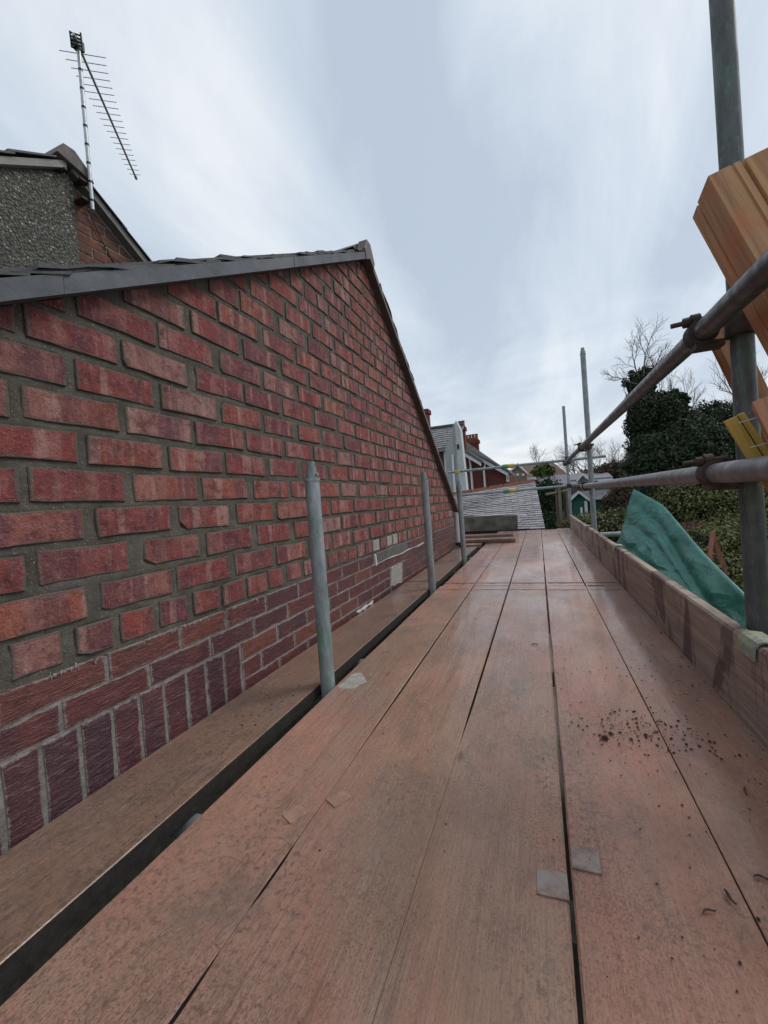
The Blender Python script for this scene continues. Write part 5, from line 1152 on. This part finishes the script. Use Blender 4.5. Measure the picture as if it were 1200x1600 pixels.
# bare tree behind at right edge
def bare_tree(name, label, base, h, seed, depth=5, mt=TWIG, r=0.09, sp=0.5, group=None):
    random.seed(seed); t = empty(name, (base.x, base.y, GZ), label, 'tree', group)
    obj('trunk', MB().tube((base.x, base.y, GZ), (base.x, base.y, base.z), r * 1.3, 8, r, caps=False), BARK, t)
    b = MB()
    for _ in range(3): bare(b, Vector((base.x, base.y, base.z - 0.05)), Vector((U(-0.5, 0.5), U(-0.4, 0.4), 1)).normalized(), h * 0.36, r * 0.6, depth - 1, None, sp, 0.15)
    obj('crown', b, mt, t); return t
bare_tree('bare_tree', 'leafless tree at the right edge behind the leaning timber', at(1215, 690, Y=24), 5.0, 3, 5)
grp = 'leafless trees on the skyline'
for i, (x, y, Y_, h, lab) in enumerate(((900, 748, 38, 3.0, 'leafless tree between the two far uprights'), (915, 748, 42, 4.0, 'leafless tree just left of the tall far upright'), (935, 748, 40, 3.6, 'leafless tree just right of the tall far upright'), (958, 748, 44, 3.6, 'leafless tree behind the brown bushes on the skyline'), (840, 728, 60, 3.2, 'tiny leafless tree above the bungalow ridge'), (973, 748, 46, 3.0, 'leafless tree left of the round green bush on the skyline'))):
    bare_tree('bare_tree', lab, at(x, y, Y=Y_), h, 30 + i, 5, TWIG, 0.07, 0.6, grp)
random.seed(11)
shrub('skyline_bush', 'brown winter bush on the skyline right of the tall far upright', 'bush', [(at(940, 745, Y=36), Vector((1.5, 1.2, 0.9))), (at(960, 741, Y=36), Vector((1.4, 1.2, 1.1)))], BRNLEAF, 0.16, 160)
shrub('skyline_conifer', 'small dark green conifer on the skyline', 'tree', [(at(970, 742, Y=37), Vector((0.7, 0.7, 1.0))), (at(970, 735, Y=37), Vector((0.4, 0.4, 0.6)))], DKHEDGE, 0.14, 260)
shrub('skyline_bush', 'rounded bright green bush on the skyline left of the ivy clad tree', 'bush', [(at(993, 741, Y=30), Vector((0.75, 0.7, 0.7))), (at(1003, 745, Y=30), Vector((0.7, 0.7, 0.5)))], PALM, 0.12, 260)
shrub('spiky_bush', 'yellow green spiky bush in front of the bungalow roof', 'bush', [(at(850, 738, Y=32), Vector((0.75, 0.6, 0.55)))], PALM, 0.2, 240)
shrub('dark_hedge', 'dark hedge beyond the outhouse roof', 'hedge', [(at(x, 792, Y=14.5), Vector((0.55, 0.6, 0.9))) for x in (848, 864)] + [(at(880, 806, Y=14.5), Vector((0.3, 0.4, 0.7)))] + [(at(x, 830, Y=14), Vector((0.6, 0.6, 0.7))) for x in (850, 872)], DKHEDGE, 0.05, 2200)
shrub('garden_shrub', 'low green brown shrub between the two far uprights', 'shrub', [(at(903, 836, Y=11), Vector((0.5, 0.5, 0.5))), (at(922, 832, Y=11.3), Vector((0.45, 0.5, 0.5)))], HEDGE, 0.04, 2600)
shrub('garden_shrub', 'straggling green brown shrub right of the tall far upright', 'shrub', [(at(948, 834, Y=10.5), Vector((0.5, 0.5, 0.5))), (at(968, 826, Y=10.8), Vector((0.5, 0.5, 0.5)))], HEDGE, 0.04, 2600)
shrub('copper_shrub', 'copper brown shrub between shed and tarpaulin peak', 'shrub', [(at(962, 790, Y=14), Vector((0.38, 0.4, 0.5))), (at(976, 783, Y=14), Vector((0.42, 0.4, 0.55)))], BRNLEAF, 0.045, 2600)
shrub('clipped_hedge', 'tall clipped green hedge behind the tarpaulin', 'hedge', [(at(x, y, Y=9.6), Vector((0.72, 0.6, 0.55))) for x, y in ((1085, 790), (1115, 785), (1145, 790), (1172, 793))] + [(at(x, 832, Y=9.4), Vector((0.7, 0.6, 0.6))) for x in (1125, 1160, 1195)], HEDGE, 0.034, 4600)
shrub('leafy_shrub', 'dark leafy shrub below the ivy clad tree', 'shrub', [(at(1035, 775, Y=11), Vector((0.6, 0.6, 0.5))), (at(1060, 785, Y=11), Vector((0.6, 0.6, 0.5)))], DKHEDGE, 0.04, 2600)
shrub('low_hedge', 'lower green hedge beside the orange frame', 'hedge', [(at(x, y, Y=6.6), Vector((0.42, 0.45, 0.45))) for x, y in ((1125, 868), (1148, 866), (1172, 872), (1195, 880))] + [(at(x, y, Y=6.2), Vector((0.45, 0.45, 0.5))) for x, y in ((1120, 915), (1160, 925))], HEDGE, 0.027, 6500)
# bit of board fence and orange frame in the neighbour's garden
fa, fb = at(1066, 838, Y=8.4), at(1112, 842, Y=8.4); fz = at(1090, 816, Y=8.4).z
fen = empty('board_fence', ((fa.x + fb.x) / 2, 8.4, GZ), 'short brown board fence between the tarpaulin and the hedges', 'fence')
nb_ = 9
for i in range(nb_):
    xa = lerp(fa.x - 0.2, fb.x, i / nb_); obj('fence_board', MB().box((xa, 8.4 + U(-0.006, 0.006), GZ), (xa + (fb.x - fa.x + 0.2) / nb_ - 0.008, 8.42, fz + U(-0.02, 0.02))), FENCEW, fen)
obj('rail', MB().box((fa.x - 0.2, 8.43, fz - 0.25), (fb.x, 8.47, fz - 0.17)), FENCEW, fen)
orf = empty('orange_wooden_frame', (at(1122, 860, Y=5.6).x, 5.6, GZ), 'orange wooden A shaped frame standing by the low hedge', 'frame')
p1, p2, p3 = at(1113, 831, Y=5.6), at(1106, 905, Y=5.5), at(1135, 900, Y=5.7)
def lath(a, b, w, parent): 
    d = (b - a).normalized(); s_ = d.cross(Vector((0, 1, 0))).normalized(); return obj('lath', MB().obox((a + b) / 2, d * (b - a).length / 2, s_ * w / 2, d.cross(s_) * 0.012), ORANGEW, parent)
p2g = p1 + (p2 - p1) * ((p1.z - GZ) / (p1.z - p2.z)); p3g = p1 + (p3 - p1) * ((p1.z - GZ) / (p1.z - p3.z))
lath(p1, p2g, 0.04, orf); lath(p1 + Vector((0.01, 0.03, 0)), p3g + Vector((0, 0.03, 0)), 0.04, orf)
for t in (0.35, 0.6): lath(lerp(p1, p2g, t * 0.6) + Vector((0, 0.015, 0)), lerp(p1, p3g, t * 0.6) + Vector((0, 0.045, 0)), 0.03, orf)
# garden arch posts beyond the deck end
tr = empty('garden_arch', (at(878, 790, Y=11).x, 11, GZ), 'weathered wooden garden arch posts beyond the end of the deck', 'arch')
for x, y in ((870, 764), (874, 762), (882, 765), (886, 770)):
    q = at(x, y, Y=11); obj('post', MB().box((q.x - 0.035, 11 + U(-0.1, 0.1), GZ), (q.x + 0.03, 11.16, q.z)), POSTW, tr)
q0, q1 = at(853, 773, Y=11), at(886, 766, Y=11); obj('rail', MB().tube(q0, q1 + Vector((0.1, 0, 0)), 0.03, 8), POSTW, tr)
obj('side_panel', MB().box((at(872, 790, Y=11).x, 11.05, GZ), (at(884, 790, Y=11).x, 11.08, at(880, 800, Y=11).z)), POSTW, tr)

# ------------------------------------------------------------------ dirt crumbs, twigs and leaves on the deck
random.seed(99)
cr = MB()
def crumb(x, y, s, z=0.0015):
    n = 5; h = s * U(0.4, 0.8); ph = U(0, 6)
    ra = [(x + math.cos(ph + 6.283*i/n) * s * U(0.6, 1.2), y + math.sin(ph + 6.283*i/n) * s * U(0.6, 1.2), z) for i in range(n)]
    rb = [(x + (a[0]-x)*0.55 + U(-.2, .2)*s, y + (a[1]-y)*0.55 + U(-.2, .2)*s, z + h*U(0.7, 1.1)) for a in ra]
    cr.add(ra + rb, [tuple(range(n, 2*n))] + [(i, (i+1) % n, n+(i+1) % n, n+i) for i in range(n)])
for _ in range(260):
    x, y = random.gauss(0.19, 0.085), random.gauss(1.13, 0.05)
    if 0.03 < x < 0.42: crumb(x, y, 0.0012 + 0.003 * RND() ** 3)
crumb(0.11, 1.075, 0.009); crumb(0.165, 1.085, 0.006); crumb(0.125, 1.10, 0.006); crumb(0.2, 1.11, 0.006)
for _ in range(700): crumb(0.42 - 0.40 * RND() ** 1.4, U(0.5, 1.6), 0.0005 + 0.0024 * RND() ** 4)
for _ in range(150): x = 0.42 - 0.12 * RND() ** 2; crumb(x, U(0.6, 2.6), 0.0008 + 0.003 * RND() ** 3)
for _ in range(260): crumb(U(-0.65, 0.4), U(0.4, 2.7), 0.0006 + 0.0018 * RND() ** 4)
for _ in range(150): crumb(U(-0.94, -0.75), U(0.5, 2.8), 0.0008 + 0.0022 * RND() ** 3, 0.005)
for _ in range(35): crumb(random.gauss(-0.82, 0.03), random.gauss(1.0, 0.12), 0.001 + 0.003 * RND() ** 2, 0.005)
tag(obj('soil_crumbs', cr, DIRT), 'dark soil crumbs scattered over the damp boards', 'soil', kind='stuff')
def litter(nm, x, y, L, w, rz, label, mt):
    n = 5; mb = MB(); d = Vector((math.cos(rz), math.sin(rz), 0)); s_ = Vector((-d.y, d.x, 0)); V = []
    for i in range(n + 1):
        t = i / n; c = Vector((x, y, 0.004)) + d * L * (t - 0.5) + s_ * 0.10 * L * math.sin(t * 5) + Vector((0, 0, 0.0012 * math.sin(t * 3.1))); ww = w * math.sin(math.pi * (0.1 + 0.8 * t))
        V += [c - s_ * ww / 2, c + Vector((0, 0, w * 0.25)), c + s_ * ww / 2, c - Vector((0, 0, 0.002))]
    F = [(i*4+j, i*4+(j+1) % 4, (i+1)*4+(j+1) % 4, (i+1)*4+j) for i in range(n) for j in range(4)] + [(0, 1, 2, 3), (n*4+3, n*4+2, n*4+1, n*4)]
    return tag(obj(nm, mb.add(V, F), mt, fixn=True), label, 'litter', 'leaf litter on the deck')
LIT = plain('dead_brown_leaf', (0.06, 0.035, 0.025), 0.8, 0.3, 60)
for i, (x, y, lab) in enumerate(((1140, 1405, 'curled dead leaf on the right hand boards, nearest the viewer'), (1108, 1428, 'small dead leaf fragment left of the curled leaf'), (1165, 1238, 'dead twig fragment beside the toe board'), (1030, 1130, 'dead twig fragment above the soil crumbs'), (835, 1008, 'dead twig on the middle of the deck'), (1190, 1375, 'dead leaf heap fragment at the right picture edge'))):
    p = at(x, y, Z=0.0); litter('dead_leaf', p.x, p.y, U(0.016, 0.026), U(0.003, 0.006), U(0, 3), lab, LIT)
